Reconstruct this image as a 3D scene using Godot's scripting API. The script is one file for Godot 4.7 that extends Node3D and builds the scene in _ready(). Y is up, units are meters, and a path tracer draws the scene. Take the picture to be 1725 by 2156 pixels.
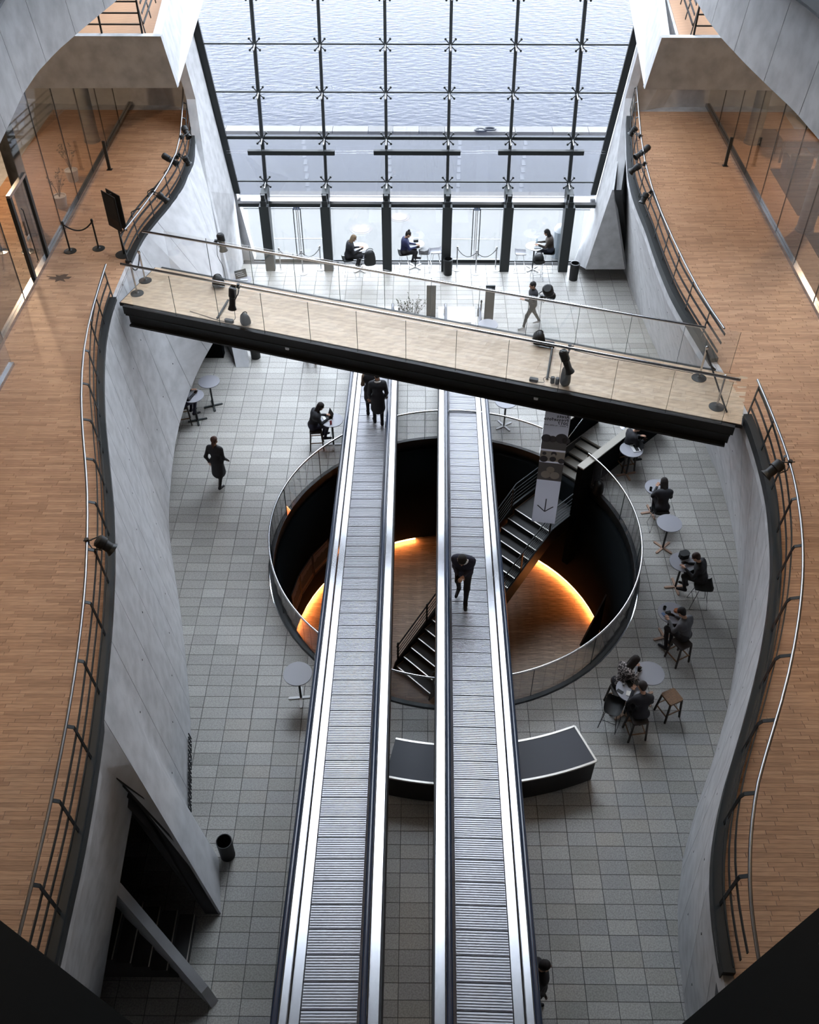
extends Node3D
# Atrium of a library seen from an upper walkway: x right, y up, the facade lies towards -z; metres.
const FOCAL := 2000.0            # focal length in pixels of the 1725x2156 frame
const EYE := Vector3(0, 18.6, 0)
const L1 := 5.4                  # floor level of the side galleries
const RIM := Vector2(1.03, 17.2) # centre of the round floor opening (x, distance)
const RIM_R := 4.9
var cam_basis := Basis(Vector3.UP, 0.008) * Basis(Vector3.RIGHT, deg_to_rad(-44.68))
var M := {}
var used_names := {}
var rng := RandomNumberGenerator.new()

# ---------- pixels to places: a pixel gives a direction, a height or a plane gives the distance
func ray(px: float, py: float) -> Vector3:
	return cam_basis * Vector3((px - 862.5) / FOCAL, -(py - 1078.0) / FOCAL, -1.0)
func gp(px: float, py: float, h := 0.0) -> Vector3:
	var d := ray(px, py)
	return EYE + d * ((h - EYE.y) / d.y)
func gplane(px: float, py: float, n: Vector3, k: float) -> Vector3:
	var d := ray(px, py)
	return EYE + d * ((k - n.dot(EYE)) / n.dot(d))
func at(x: float, h: float, dist: float) -> Vector3:
	return Vector3(x, h, -dist)

# ---------- mesh helpers
func st0() -> SurfaceTool:
	var st := SurfaceTool.new()
	st.begin(Mesh.PRIMITIVE_TRIANGLES)
	st.set_smooth_group(-1)
	return st
func tri(st: SurfaceTool, a: Vector3, b: Vector3, c: Vector3) -> void:
	st.add_vertex(a); st.add_vertex(b); st.add_vertex(c)
func quad(st: SurfaceTool, a: Vector3, b: Vector3, c: Vector3, d: Vector3) -> void:
	tri(st, a, b, c); tri(st, a, c, d)
func bx(st: SurfaceTool, c: Vector3, s: Vector3, b := Basis()) -> void:
	st.set_smooth_group(-1)
	var h := s * 0.5
	var p := []
	for i in 8:
		p.append(c + b * Vector3(h.x if i & 1 else -h.x, h.y if i & 2 else -h.y, h.z if i & 4 else -h.z))
	quad(st, p[4], p[6], p[7], p[5]); quad(st, p[1], p[3], p[2], p[0])
	quad(st, p[5], p[7], p[3], p[1]); quad(st, p[0], p[2], p[6], p[4])
	quad(st, p[6], p[2], p[3], p[7]); quad(st, p[0], p[4], p[5], p[1])
func look(dir: Vector3, up := Vector3.UP) -> Basis:   # basis whose z runs along dir
	var z := dir.normalized()
	if absf(z.dot(up)) > 0.999: up = Vector3.RIGHT
	var x := up.cross(z).normalized()
	return Basis(x, z.cross(x), z)
func bar(st: SurfaceTool, a: Vector3, b: Vector3, w: float, t: float, up := Vector3.UP) -> void:
	bx(st, (a + b) * 0.5, Vector3(w, t, a.distance_to(b)), look(b - a, up))
func tube(st: SurfaceTool, pts: Array, r: float, n := 8, closed := false, r2 := -1.0) -> void:
	st.set_smooth_group(0)
	var rings := []
	var m := pts.size()
	var up := Vector3.UP
	for i in m:
		var d: Vector3
		if closed: d = pts[(i + 1) % m] - pts[(i + m - 1) % m]
		else: d = pts[mini(i + 1, m - 1)] - pts[maxi(i - 1, 0)]
		var b := look(d, up)
		if absf(d.normalized().dot(Vector3.UP)) < 0.95: up = Vector3.UP
		else: up = b.y
		var rr := r if r2 < 0 else lerpf(r, r2, float(i) / maxi(m - 1, 1))
		var ring := []
		for k in n:
			var a := TAU * k / n
			ring.append(pts[i] + b.x * cos(a) * rr + b.y * sin(a) * rr)
		rings.append(ring)
	for i in (m if closed else m - 1):
		var p: Array = rings[i]
		var q: Array = rings[(i + 1) % m]
		for k in n:
			var k2 := (k + 1) % n
			quad(st, p[k], q[k], q[k2], p[k2])
	if not closed:
		st.set_smooth_group(-1)
		for k in range(1, n - 1):
			tri(st, rings[0][0], rings[0][k], rings[0][k + 1])
			tri(st, rings[m - 1][0], rings[m - 1][k + 1], rings[m - 1][k])
func lathe(st: SurfaceTool, prof: Array, n: int, xf := Transform3D(), smooth := false) -> void:
	for i in prof.size() - 1:
		st.set_smooth_group(0 if smooth else i + 1)
		for k in n:
			var a := TAU * k / n
			var b := TAU * (k + 1) / n
			var p: Vector2 = prof[i]
			var q: Vector2 = prof[i + 1]
			quad(st, xf * Vector3(p.x * cos(a), p.y, p.x * sin(a)), xf * Vector3(q.x * cos(a), q.y, q.x * sin(a)), xf * Vector3(q.x * cos(b), q.y, q.x * sin(b)), xf * Vector3(p.x * cos(b), p.y, p.x * sin(b)))
	st.set_smooth_group(-1)
func disc(st: SurfaceTool, r: float, y0: float, y1: float, n := 28, xf := Transform3D()) -> void:
	lathe(st, [Vector2(0.0005, y0), Vector2(r - 0.004, y0), Vector2(r, y0 + 0.004), Vector2(r, y1 - 0.004), Vector2(r - 0.004, y1), Vector2(0.0005, y1)], n, xf)
func prism(st: SurfaceTool, poly: PackedVector2Array, y0: float, y1: float, xf := Transform3D()) -> void:
	st.set_smooth_group(-1)
	if Geometry2D.is_polygon_clockwise(poly): poly.reverse()
	var ids := Geometry2D.triangulate_polygon(poly)
	for i in range(0, ids.size(), 3):
		var a := poly[ids[i]]; var b := poly[ids[i + 1]]; var c := poly[ids[i + 2]]
		if (b - a).cross(c - a) < 0:
			var t := b; b = c; c = t
		tri(st, xf * Vector3(a.x, y1, a.y), xf * Vector3(b.x, y1, b.y), xf * Vector3(c.x, y1, c.y))
		tri(st, xf * Vector3(a.x, y0, a.y), xf * Vector3(c.x, y0, c.y), xf * Vector3(b.x, y0, b.y))
	for i in poly.size():
		var p := poly[i]; var q := poly[(i + 1) % poly.size()]
		quad(st, xf * Vector3(p.x, y0, p.y), xf * Vector3(q.x, y0, q.y), xf * Vector3(q.x, y1, q.y), xf * Vector3(p.x, y1, p.y))
func slab3(st: SurfaceTool, pts: Array, off: Vector3) -> void:   # a flat polygon in space with thickness
	st.set_smooth_group(-1)
	var n := Vector3.ZERO
	for i in pts.size(): n += (pts[i] - pts[0]).cross(pts[(i + 1) % pts.size()] - pts[0])
	n = n.normalized()
	var b := look(n)
	var flat := PackedVector2Array()
	for p in pts: flat.append(Vector2((p - pts[0]).dot(b.x), (p - pts[0]).dot(b.y)))
	var ids := Geometry2D.triangulate_polygon(flat)
	for i in range(0, ids.size(), 3):
		tri(st, pts[ids[i]], pts[ids[i + 2]], pts[ids[i + 1]])
		tri(st, pts[ids[i]] + off, pts[ids[i + 1]] + off, pts[ids[i + 2]] + off)
	for i in pts.size():
		var j := (i + 1) % pts.size()
		quad(st, pts[i], pts[j], pts[j] + off, pts[i] + off)
func sweep(st: SurfaceTool, pts: Array, prof: Array, closed := false) -> void:   # profile (side, height) along a path on plan; side is to the right of the way
	st.set_smooth_group(-1)
	var m := pts.size()
	var rows := []
	for i in m:
		var d: Vector3
		if closed: d = pts[(i + 1) % m] - pts[(i + m - 1) % m]
		else: d = pts[mini(i + 1, m - 1)] - pts[maxi(i - 1, 0)]
		d.y = 0
		d = d.normalized()
		var side := Vector3(-d.z, 0, d.x)
		var row := []
		for p in prof: row.append(pts[i] + side * p.x + Vector3.UP * p.y)
		rows.append(row)
	var k := prof.size()
	for i in (m if closed else m - 1):
		var p: Array = rows[i]; var q: Array = rows[(i + 1) % m]
		for j in k: quad(st, p[j], p[(j + 1) % k], q[(j + 1) % k], q[j])
	if not closed:
		for j in range(1, k - 1):
			tri(st, rows[0][0], rows[0][j + 1], rows[0][j]); tri(st, rows[m - 1][0], rows[m - 1][j], rows[m - 1][j + 1])
func rounded(st: SurfaceTool, size: Vector3, bev: float, xf := Transform3D()) -> void:   # box with chamfered upright and top edges
	var h := size * 0.5
	var p := PackedVector2Array([Vector2(-h.x + bev, -h.z), Vector2(h.x - bev, -h.z), Vector2(h.x, -h.z + bev), Vector2(h.x, h.z - bev), Vector2(h.x - bev, h.z), Vector2(-h.x + bev, h.z), Vector2(-h.x, h.z - bev), Vector2(-h.x, -h.z + bev)])
	prism(st, p, -h.y, h.y, xf)

# ---------- objects
func numbered(called: String) -> String:
	if not used_names.has(called):
		used_names[called] = 0
		return called
	used_names[called] += 1
	return "%s_%03d" % [called, used_names[called]]
func mesh_of(st: SurfaceTool) -> ArrayMesh:
	st.generate_normals()
	return st.commit()
func put(called: String, st: SurfaceTool, m: Material, parent: Node = self) -> MeshInstance3D:
	return put_mesh(called, mesh_of(st), m, parent)
func put_mesh(called: String, mesh: Mesh, m: Material, parent: Node = self) -> MeshInstance3D:
	var o := MeshInstance3D.new()
	o.mesh = mesh
	o.material_override = m
	o.name = numbered(called) if parent == self else called
	parent.add_child(o, true)
	return o
func thing(called: String, label: String, category: String, where := Vector3.ZERO, turn := 0.0, group := "") -> Node3D:
	var o := Node3D.new()
	o.name = numbered(called)
	add_child(o)
	o.position = where
	o.rotation.y = turn
	tag(o, label, category, group)
	return o
func tag(o: Node, label: String, category: String, group := "") -> void:
	if label: o.set_meta("label", label)
	if category: o.set_meta("category", category)
	if group: o.set_meta("group", group)
func setting(called: String, label := "") -> Node3D:
	var o := Node3D.new()
	o.name = numbered(called)
	add_child(o)
	o.set_meta("kind", "structure")
	if label: o.set_meta("label", label)
	return o
func dup(o: Node3D, where: Vector3, turn: float, label := "", group := "") -> Node3D:
	var base: String = o.name
	var r := RegEx.create_from_string("_\\d{3}$")
	base = r.sub(base, "")
	var c: Node3D = o.duplicate()
	c.name = numbered(base)
	add_child(c)
	c.position = where
	c.rotation.y = turn
	if label: c.set_meta("label", label)
	if group: c.set_meta("group", group)
	return c

# ---------- materials
func noise_tex(freq: float, octaves: int, lo: float, hi: float, seed_: int, size := 512) -> ImageTexture:
	var n := FastNoiseLite.new()
	n.noise_type = FastNoiseLite.TYPE_SIMPLEX_SMOOTH
	n.frequency = freq
	n.fractal_octaves = octaves
	n.seed = seed_
	var img := n.get_seamless_image(size, size)
	var out := PackedByteArray()
	var src := img.get_data()
	out.resize(src.size())
	for i in src.size(): out[i] = int(clampf(lerpf(lo, hi, src[i] / 255.0), 0, 1) * 255.0)
	return ImageTexture.create_from_image(Image.create_from_data(size, size, false, Image.FORMAT_L8, out))
func mat(c: Color, rough := 0.7, metal := 0.0, tex: Texture2D = null, scale := Vector3.ONE) -> StandardMaterial3D:
	var m := StandardMaterial3D.new()
	m.albedo_color = c
	m.roughness = rough
	m.metallic = metal
	if tex:
		m.albedo_texture = tex
		m.uv1_triplanar = true
		m.uv1_world_triplanar = true
		m.uv1_scale = scale
	return m
func glass_mat(c: Color, a: float) -> StandardMaterial3D:
	var m := mat(Color(c.r, c.g, c.b, a), 0.02)
	m.transparency = BaseMaterial3D.TRANSPARENCY_ALPHA
	m.metallic_specular = 0.5
	return m
func glow_mat(c: Color, e: float) -> StandardMaterial3D:
	var m := mat(c, 0.5)
	m.emission_enabled = true
	m.emission = c
	m.emission_energy_multiplier = e
	return m
func make_materials() -> void:
	var cloud := noise_tex(0.006, 4, 0.72, 1.1, 3)
	var fine := noise_tex(0.05, 3, 0.8, 1.08, 5)
	var pale := noise_tex(0.012, 5, 0.86, 1.06, 17)
	var soft := noise_tex(0.012, 4, 0.86, 1.06, 19)
	var grain := noise_tex(0.012, 4, 0.66, 1.12, 9)
	var speck := noise_tex(0.12, 2, 0.82, 1.1, 12)
	M.concrete = mat(Color(0.76, 0.76, 0.765), 0.75, 0, pale, Vector3(0.3, 0.3, 0.3))
	M.joint = mat(Color(0.22, 0.225, 0.23), 0.9)
	M.grout = mat(Color(0.25, 0.25, 0.25), 0.9)
	M.tiles = []
	for k in 6:
		var v: float = [0.615, 0.635, 0.655, 0.685, 0.645, 0.625][k]
		M.tiles.append(mat(Color(v * 1.0, v * [0.98, 0.985, 0.97, 0.98, 0.985, 0.985][k], v * [0.935, 0.955, 0.92, 0.94, 0.955, 0.965][k]), 0.42, 0, fine, Vector3(0.9, 0.9, 0.9)))
	M.wood = []
	for k in 6:
		var w: Color = [Color(0.75, 0.59, 0.46), Color(0.72, 0.56, 0.435), Color(0.78, 0.62, 0.49), Color(0.685, 0.53, 0.41), Color(0.765, 0.605, 0.475), Color(0.735, 0.575, 0.45)][k]
		M.wood.append(mat(w, 0.5, 0, soft, Vector3(0.35, 2.5, 5.0)))
	M.deck = []
	for k in 4:
		var w2: Color = [Color(0.81, 0.72, 0.61), Color(0.78, 0.69, 0.58), Color(0.83, 0.745, 0.64), Color(0.795, 0.705, 0.595)][k]
		M.deck.append(mat(w2, 0.5, 0, soft, Vector3(0.4, 2.5, 1.2)))
	M.wood_low = []
	for k in 4:
		var w3: Color = [Color(0.74, 0.61, 0.49), Color(0.70, 0.575, 0.46), Color(0.78, 0.645, 0.52), Color(0.72, 0.595, 0.475)][k]
		M.wood_low.append(mat(w3, 0.4, 0, grain, Vector3(0.35, 2.5, 5.0)))
	M.steel_dark = mat(Color(0.13, 0.145, 0.15), 0.45, 0.3)
	M.frame_dark = mat(Color(0.16, 0.18, 0.185), 0.5, 0.2)
	M.black = mat(Color(0.07, 0.08, 0.085), 0.6)
	M.rubber = mat(Color(0.13, 0.18, 0.26), 0.22)  # blue tint paints in the sky reflected on the handrails
	M.steel = mat(Color(0.74, 0.74, 0.75), 0.23, 1.0)
	M.rail = mat(Color(0.52, 0.52, 0.53), 0.3, 1.0)
	M.brushed = mat(Color(0.66, 0.66, 0.67), 0.25, 1.0)
	M.pallet = mat(Color(0.66, 0.66, 0.675), 0.42, 0.6, speck, Vector3(6, 1, 1))
	M.pallet_gap = mat(Color(0.10, 0.105, 0.11), 0.6)
	M.glass = glass_mat(Color(0.85, 0.9, 0.92), 0.08)
	M.glass_tint = glass_mat(Color(0.16, 0.20, 0.32), 0.36)
	M.glass_dark = glass_mat(Color(0.20, 0.22, 0.22), 0.2)
	M.glass_ring = glass_mat(Color(0.35, 0.36, 0.38), 0.22)
	M.glass_edge = mat(Color(0.12, 0.2, 0.2), 0.2)
	M.white = mat(Color(0.82, 0.82, 0.82), 0.4)
	M.table_top = mat(Color(0.56, 0.56, 0.585), 0.45)
	M.table_white = mat(Color(0.85, 0.85, 0.86), 0.4)
	M.stool_wood = mat(Color(0.50, 0.36, 0.23), 0.5, 0, grain, Vector3(2, 2, 8))
	M.stool_dark = mat(Color(0.17, 0.14, 0.12), 0.6)
	M.foot_wood = mat(Color(0.62, 0.50, 0.42), 0.5)
	M.paving = mat(Color(0.31, 0.315, 0.33), 0.85, 0, speck, Vector3(0.5, 0.5, 0.5))
	M.cobble = mat(Color(0.305, 0.30, 0.29), 0.85, 0, speck, Vector3(0.6, 0.6, 0.6))
	M.stone = []
	for k in 3: M.stone.append(mat([Color(0.44, 0.43, 0.42), Color(0.40, 0.395, 0.385), Color(0.47, 0.46, 0.445)][k], 0.8, 0, speck, Vector3(0.8, 0.8, 0.8)))
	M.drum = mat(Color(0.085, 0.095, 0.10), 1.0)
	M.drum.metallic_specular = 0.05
	M.carpet = mat(Color(0.13, 0.115, 0.11), 0.95)
	M.desk_top = mat(Color(0.17, 0.18, 0.22), 0.5)
	M.stair_step = mat(Color(0.22, 0.22, 0.22), 0.8)
	M.stair_stone = mat(Color(0.66, 0.64, 0.60), 0.7, 0, fine, Vector3(2, 2, 2))
	M.nosing = mat(Color(0.80, 0.78, 0.75), 0.3, 0.6)
	M.banner = mat(Color(0.70, 0.70, 0.72), 0.8)
	M.banner.backlight_enabled = true
	M.banner.backlight = Color(0.85, 0.85, 0.87)
	M.ink = mat(Color(0.16, 0.17, 0.18), 0.8)
	M.photo_dark = mat(Color(0.42, 0.43, 0.45), 0.8)
	M.photo_mid = mat(Color(0.40, 0.405, 0.42), 0.8)
	M.photo_light = mat(Color(0.66, 0.65, 0.63), 0.8)
	M.leaf = mat(Color(0.17, 0.21, 0.16), 0.7)
	M.twig = mat(Color(0.22, 0.19, 0.15), 0.8)
	M.skin = mat(Color(0.72, 0.52, 0.43), 0.6)
	M.person = mat(Color(1, 1, 1), 0.8)
	M.person.vertex_color_use_as_albedo = true
	M.paper = mat(Color(0.86, 0.85, 0.82), 0.7)
	M.led = glow_mat(Color(1.0, 0.74, 0.48), 14.0)
	M.ceiling_lamp = glow_mat(Color(1.0, 0.88, 0.74), 3.0)
	M.column = mat(Color(0.50, 0.51, 0.505), 0.7, 0, cloud, Vector3(0.5, 0.5, 0.5))
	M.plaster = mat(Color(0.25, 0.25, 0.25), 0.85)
	M.water = mat(Color(0.10, 0.13, 0.18), 0.22)
	var wn := FastNoiseLite.new()
	wn.frequency = 0.02
	wn.fractal_octaves = 4
	wn.seed = 21
	var wi := wn.get_seamless_image(512, 512)
	wi.bump_map_to_normal_map(10.0)
	M.water.metallic_specular = 0.25
	M.water.normal_enabled = true
	M.water.normal_texture = ImageTexture.create_from_image(wi)
	M.water.normal_scale = 0.25
	M.water.uv1_triplanar = true
	M.water.uv1_world_triplanar = true
	M.water.uv1_scale = Vector3(0.10, 0.10, 0.22)

# ---------- traced lines (pixels of the photograph), turned into places by the level they lie on
const LEFT_TOP := [[412,209],[411,296],[409,330],[400,362],[383,400],[362,431],[341,456],[315,487],[296,515],[259,601],[245,636],[233,674],[224,723],[221,764],[220,813],[221,855],[223,900],[228,942],[232,987],[240,1063],[243.5,1174],[241.7,1243.5],[238,1313],[233,1376],[226,1445],[219,1515],[208.7,1598],[195,1682],[184,1745],[170,1821],[146,1922],[134,1981],[120,2044]]
const LEFT_RAIL := [[386,184],[382.6,243.5],[381,288.7],[372,323.5],[354.8,358],[327,401.7],[295.7,441.7],[262.6,483.5]]
const LEFT_RAIL_NEAR := [[222.6,557],[208.7,601],[194.8,646],[182.6,694.8],[175.7,736.5],[171,788.7],[170.4,841],[172,889.6],[175.7,938],[181,987],[183.7,1028.7],[184.3,1095],[182.6,1156.5],[181,1208.7],[176.7,1264],[170.4,1320],[163.5,1375.7],[154.8,1438],[144,1501],[129,1584],[111,1671.7],[97.4,1734],[81.7,1800],[66,1866.5],[48.7,1936],[31.3,2002],[12,2080]]
const RIGHT_TOP := [[1317,207],[1319,259],[1320,313],[1323,365],[1331,405],[1343,438],[1361,481],[1382,545],[1410,615],[1437,664],[1475,727],[1551,850],[1574,899],[1598,975],[1617,1057],[1625,1152],[1626,1198],[1618,1292],[1601,1392],[1577,1487],[1547,1593],[1525,1660],[1502,1765],[1495,1852],[1500,1938],[1513,2025]]
const RIGHT_RAIL := [[1341.5,182.6],[1346,237],[1349,289],[1358,344],[1373.5,398.7],[1394.8,453.4],[1419,505],[1443.5,557],[1474,615.6],[1501,658],[1525.6,691.7]]
const RIGHT_RAIL_NEAR := [[1595.6,799.8],[1614,841],[1632,886.5],[1647,923],[1662.6,968.7],[1674.7,1011],[1682,1054],[1688.4,1100],[1693,1152],[1692.4,1207],[1688.4,1261.7],[1682,1310],[1673,1365],[1661,1420],[1647,1478],[1630.6,1529.5],[1610.8,1596.5],[1594.6,1650],[1585.9,1702],[1580.7,1764.7],[1578,1820],[1579,1869],[1582.4,1921],[1589,1966.4],[1600,2030]]
# foot of the walls: pixel and height of the lower edge
const LEFT_FOOT := [[480,668,2.7],[454,714,2.2],[421,768,1.7],[405,806,1.35],[389.6,851,1.0],[379,886,0.75],[369,931,0.45],[362,980,0.2],[356,1056,0],[355,1098,0],[356.5,1122,0],[362,1174,0],[370,1222,0],[379,1271,0],[391,1369,0],[399,1473,0],[402,1522,0],[403.5,1591,0],[403.5,1717,0]]
const RIGHT_FOOT := [[1312.6,566,0],[1337,637,0],[1376,725,0],[1391,761,0],[1440,850,0],[1492,947,0],[1516,1005,0],[1541,1096,0],[1557,1173,0],[1560,1265,0],[1551,1408,0],[1533,1496,0],[1505,1600,0],[1459,1719,0],[1436,1796,0],[1423,1904,0],[1426,1998,0],[1440,2112,0],[1462,2240,0],[1480,2340,0]]

func level_line(px: Array, h: float) -> Array:
	var out := []
	for p in px: out.append(gp(p[0], p[1], h))
	return out
func x_on(line: Array, dist: float) -> float:   # x of a line of places at a distance from the camera (line runs far to near)
	for i in line.size() - 1:
		var a: Vector3 = line[i]
		var b: Vector3 = line[i + 1]
		if dist <= -a.z and dist >= -b.z: return lerpf(a.x, b.x, (-a.z - dist) / maxf(1e-5, b.z - a.z))
	return line[0].x if dist > -line[0].z else line[line.size() - 1].x
func resample(line: Array, step: float) -> Array:
	var out := [line[0]]
	var carry := 0.0
	for i in line.size() - 1:
		var a: Vector3 = line[i]
		var b: Vector3 = line[i + 1]
		var l := a.distance_to(b)
		var s := step - carry
		while s < l:
			out.append(a.lerp(b, s / l))
			s += step
		carry = l - (s - step)
	if out[-1].distance_to(line[-1]) > step * 0.3: out.append(line[-1])
	return out
func smooth(line: Array, n := 2) -> Array:
	var r := line
	for k in n:
		var s := [r[0]]
		for i in range(1, r.size() - 1): s.append((r[i - 1] + r[i] * 2.0 + r[i + 1]) * 0.25)
		s.append(r[-1])
		r = s
	return r

var left_edge: Array
var right_edge: Array

func facade_dist(h: float) -> float:
	return 32.6 + 0.2 * maxf(0.0, h - 2.5)

func _ready() -> void:
	rng.seed = 77
	var cam := Camera3D.new()
	cam.name = "camera"
	cam.transform = Transform3D(cam_basis, EYE)
	cam.fov = rad_to_deg(2.0 * atan(1078.0 / FOCAL))
	cam.keep_aspect = Camera3D.KEEP_HEIGHT
	cam.near = 0.05
	cam.far = 500.0
	add_child(cam)
	cam.current = true
	var sky_mat := ProceduralSkyMaterial.new()          # even overcast
	sky_mat.sky_top_color = Color(0.80, 0.84, 0.89)
	sky_mat.sky_horizon_color = Color(0.86, 0.88, 0.92)
	sky_mat.ground_bottom_color = Color(0.4, 0.42, 0.45)
	sky_mat.ground_horizon_color = Color(0.7, 0.72, 0.75)
	sky_mat.sun_angle_max = 0.0
	sky_mat.energy_multiplier = 1.0
	var sky := Sky.new()
	sky.sky_material = sky_mat
	var env := Environment.new()
	env.background_mode = Environment.BG_SKY
	env.sky = sky
	env.background_energy_multiplier = 24.0
	env.tonemap_mode = Environment.TONE_MAPPER_LINEAR
	env.tonemap_exposure = 1.0
	env.sdfgi_enabled = true
	env.ssao_enabled = true
	env.ssil_enabled = true
	var we := WorldEnvironment.new()
	we.name = "world_environment"
	we.environment = env
	add_child(we)
	make_materials()
	left_edge = level_line(LEFT_TOP, L1)
	right_edge = level_line(RIGHT_TOP, L1)
	build_shell()
	build_ground_floor()
	build_galleries()
	build_facade()
	build_outside()
	build_bridge()
	build_opening()
	build_stairs()
	build_travelators()
	build_details()

# ---------- shell of the building
func build_shell() -> void:
	for s in [-1, 1]:
		var w := setting("wall_left" if s < 0 else "wall_right")
		var st := st0()
		bx(st, Vector3(15.2 * s, 8.6, -14.0), Vector3(0.4, 26.4, 42.0))
		put("wall_body", st, M.plaster, w)
	var wb := setting("wall_back")
	var st2 := st0()
	bx(st2, Vector3(0, 8.6, 7.0), Vector3(30.8, 26.4, 0.4))
	put("wall_body", st2, M.concrete, wb)
	# solid parts of the facade beside and above the glass
	var wf := setting("wall_front")
	for s in [-1.0, 1.0]:
		var st := st0()
		slab3(st, [at(s * 15.2, -0.3, 32.7), at(s * 6.15, -0.3, 32.4), at(s * 6.15, 0, 32.4), at(s * 6.55, 2.5, 32.6), at(s * 9.6, 21.0, 36.3), at(s * 15.2, 21.0, 36.3)], Vector3(0, 0, -0.4))
		put("facade_panel", st, M.concrete, wf)
	var stt := st0()
	slab3(stt, [at(-15.2, 21.0, 36.3), at(15.2, 21.0, 36.3), at(15.2, 22.0, 36.5), at(-15.2, 22.0, 36.5)], Vector3(0, 0, -0.4))
	put("facade_panel", stt, M.concrete, wf)
	# roof with an unseen skylight added for fill light, shading slabs added below
	var c := setting("ceiling")
	var sc := st0()
	var d0 := 23.5
	var d1 := 35.5
	bx(sc, at(0, 22.0, (d1 + 37.0) / 2), Vector3(30.8, 0.5, 37.0 - d1))
	bx(sc, at(0, 22.0, (d0 - 7.4) / 2), Vector3(30.8, 0.5, d0 + 7.4))
	for s in [-1, 1]: bx(sc, at(s * 11.45, 22.0, (d0 + d1) / 2), Vector3(7.9, 0.5, d1 - d0))
	put("roof_slab", sc, M.plaster, c)
	var sk := setting("window_1")  # skylight added out of view to brighten the hall
	var sf := st0()
	for k in 7: bx(sf, at(-7.5 + k * 15.0 / 6, 22.0, (d0 + d1) / 2), Vector3(0.12, 0.3, d1 - d0))
	for k in 4: bx(sf, at(0, 22.0, d0 + k * (d1 - d0) / 3), Vector3(15, 0.3, 0.12))
	put("window_frame", sf, M.frame_dark, sk)
	var sp := st0()
	bx(sp, at(0, 22.1, (d0 + d1) / 2), Vector3(15, 0.02, d1 - d0))
	put("pane", sp, M.glass, sk)
	for s in [-1, 1]:
		var uf := setting("floor_added_shade_left" if s < 0 else "floor_added_shade_right")  # unseen slabs added to keep roof light off the upper galleries
		var su := st0()
		bx(su, at(s * 11.5, 14.6, 27.8), Vector3(7.0, 0.5, 13.6))
		put("floor_slab", su, M.plaster, uf)
	# walkway on which the photographer stands
	var ww := setting("floor_walkway")
	var sw := st0()
	bx(sw, Vector3(0, 16.75, 2.0), Vector3(30, 0.4, 4.2))
	put("walkway_slab", sw, M.concrete, ww)

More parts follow.
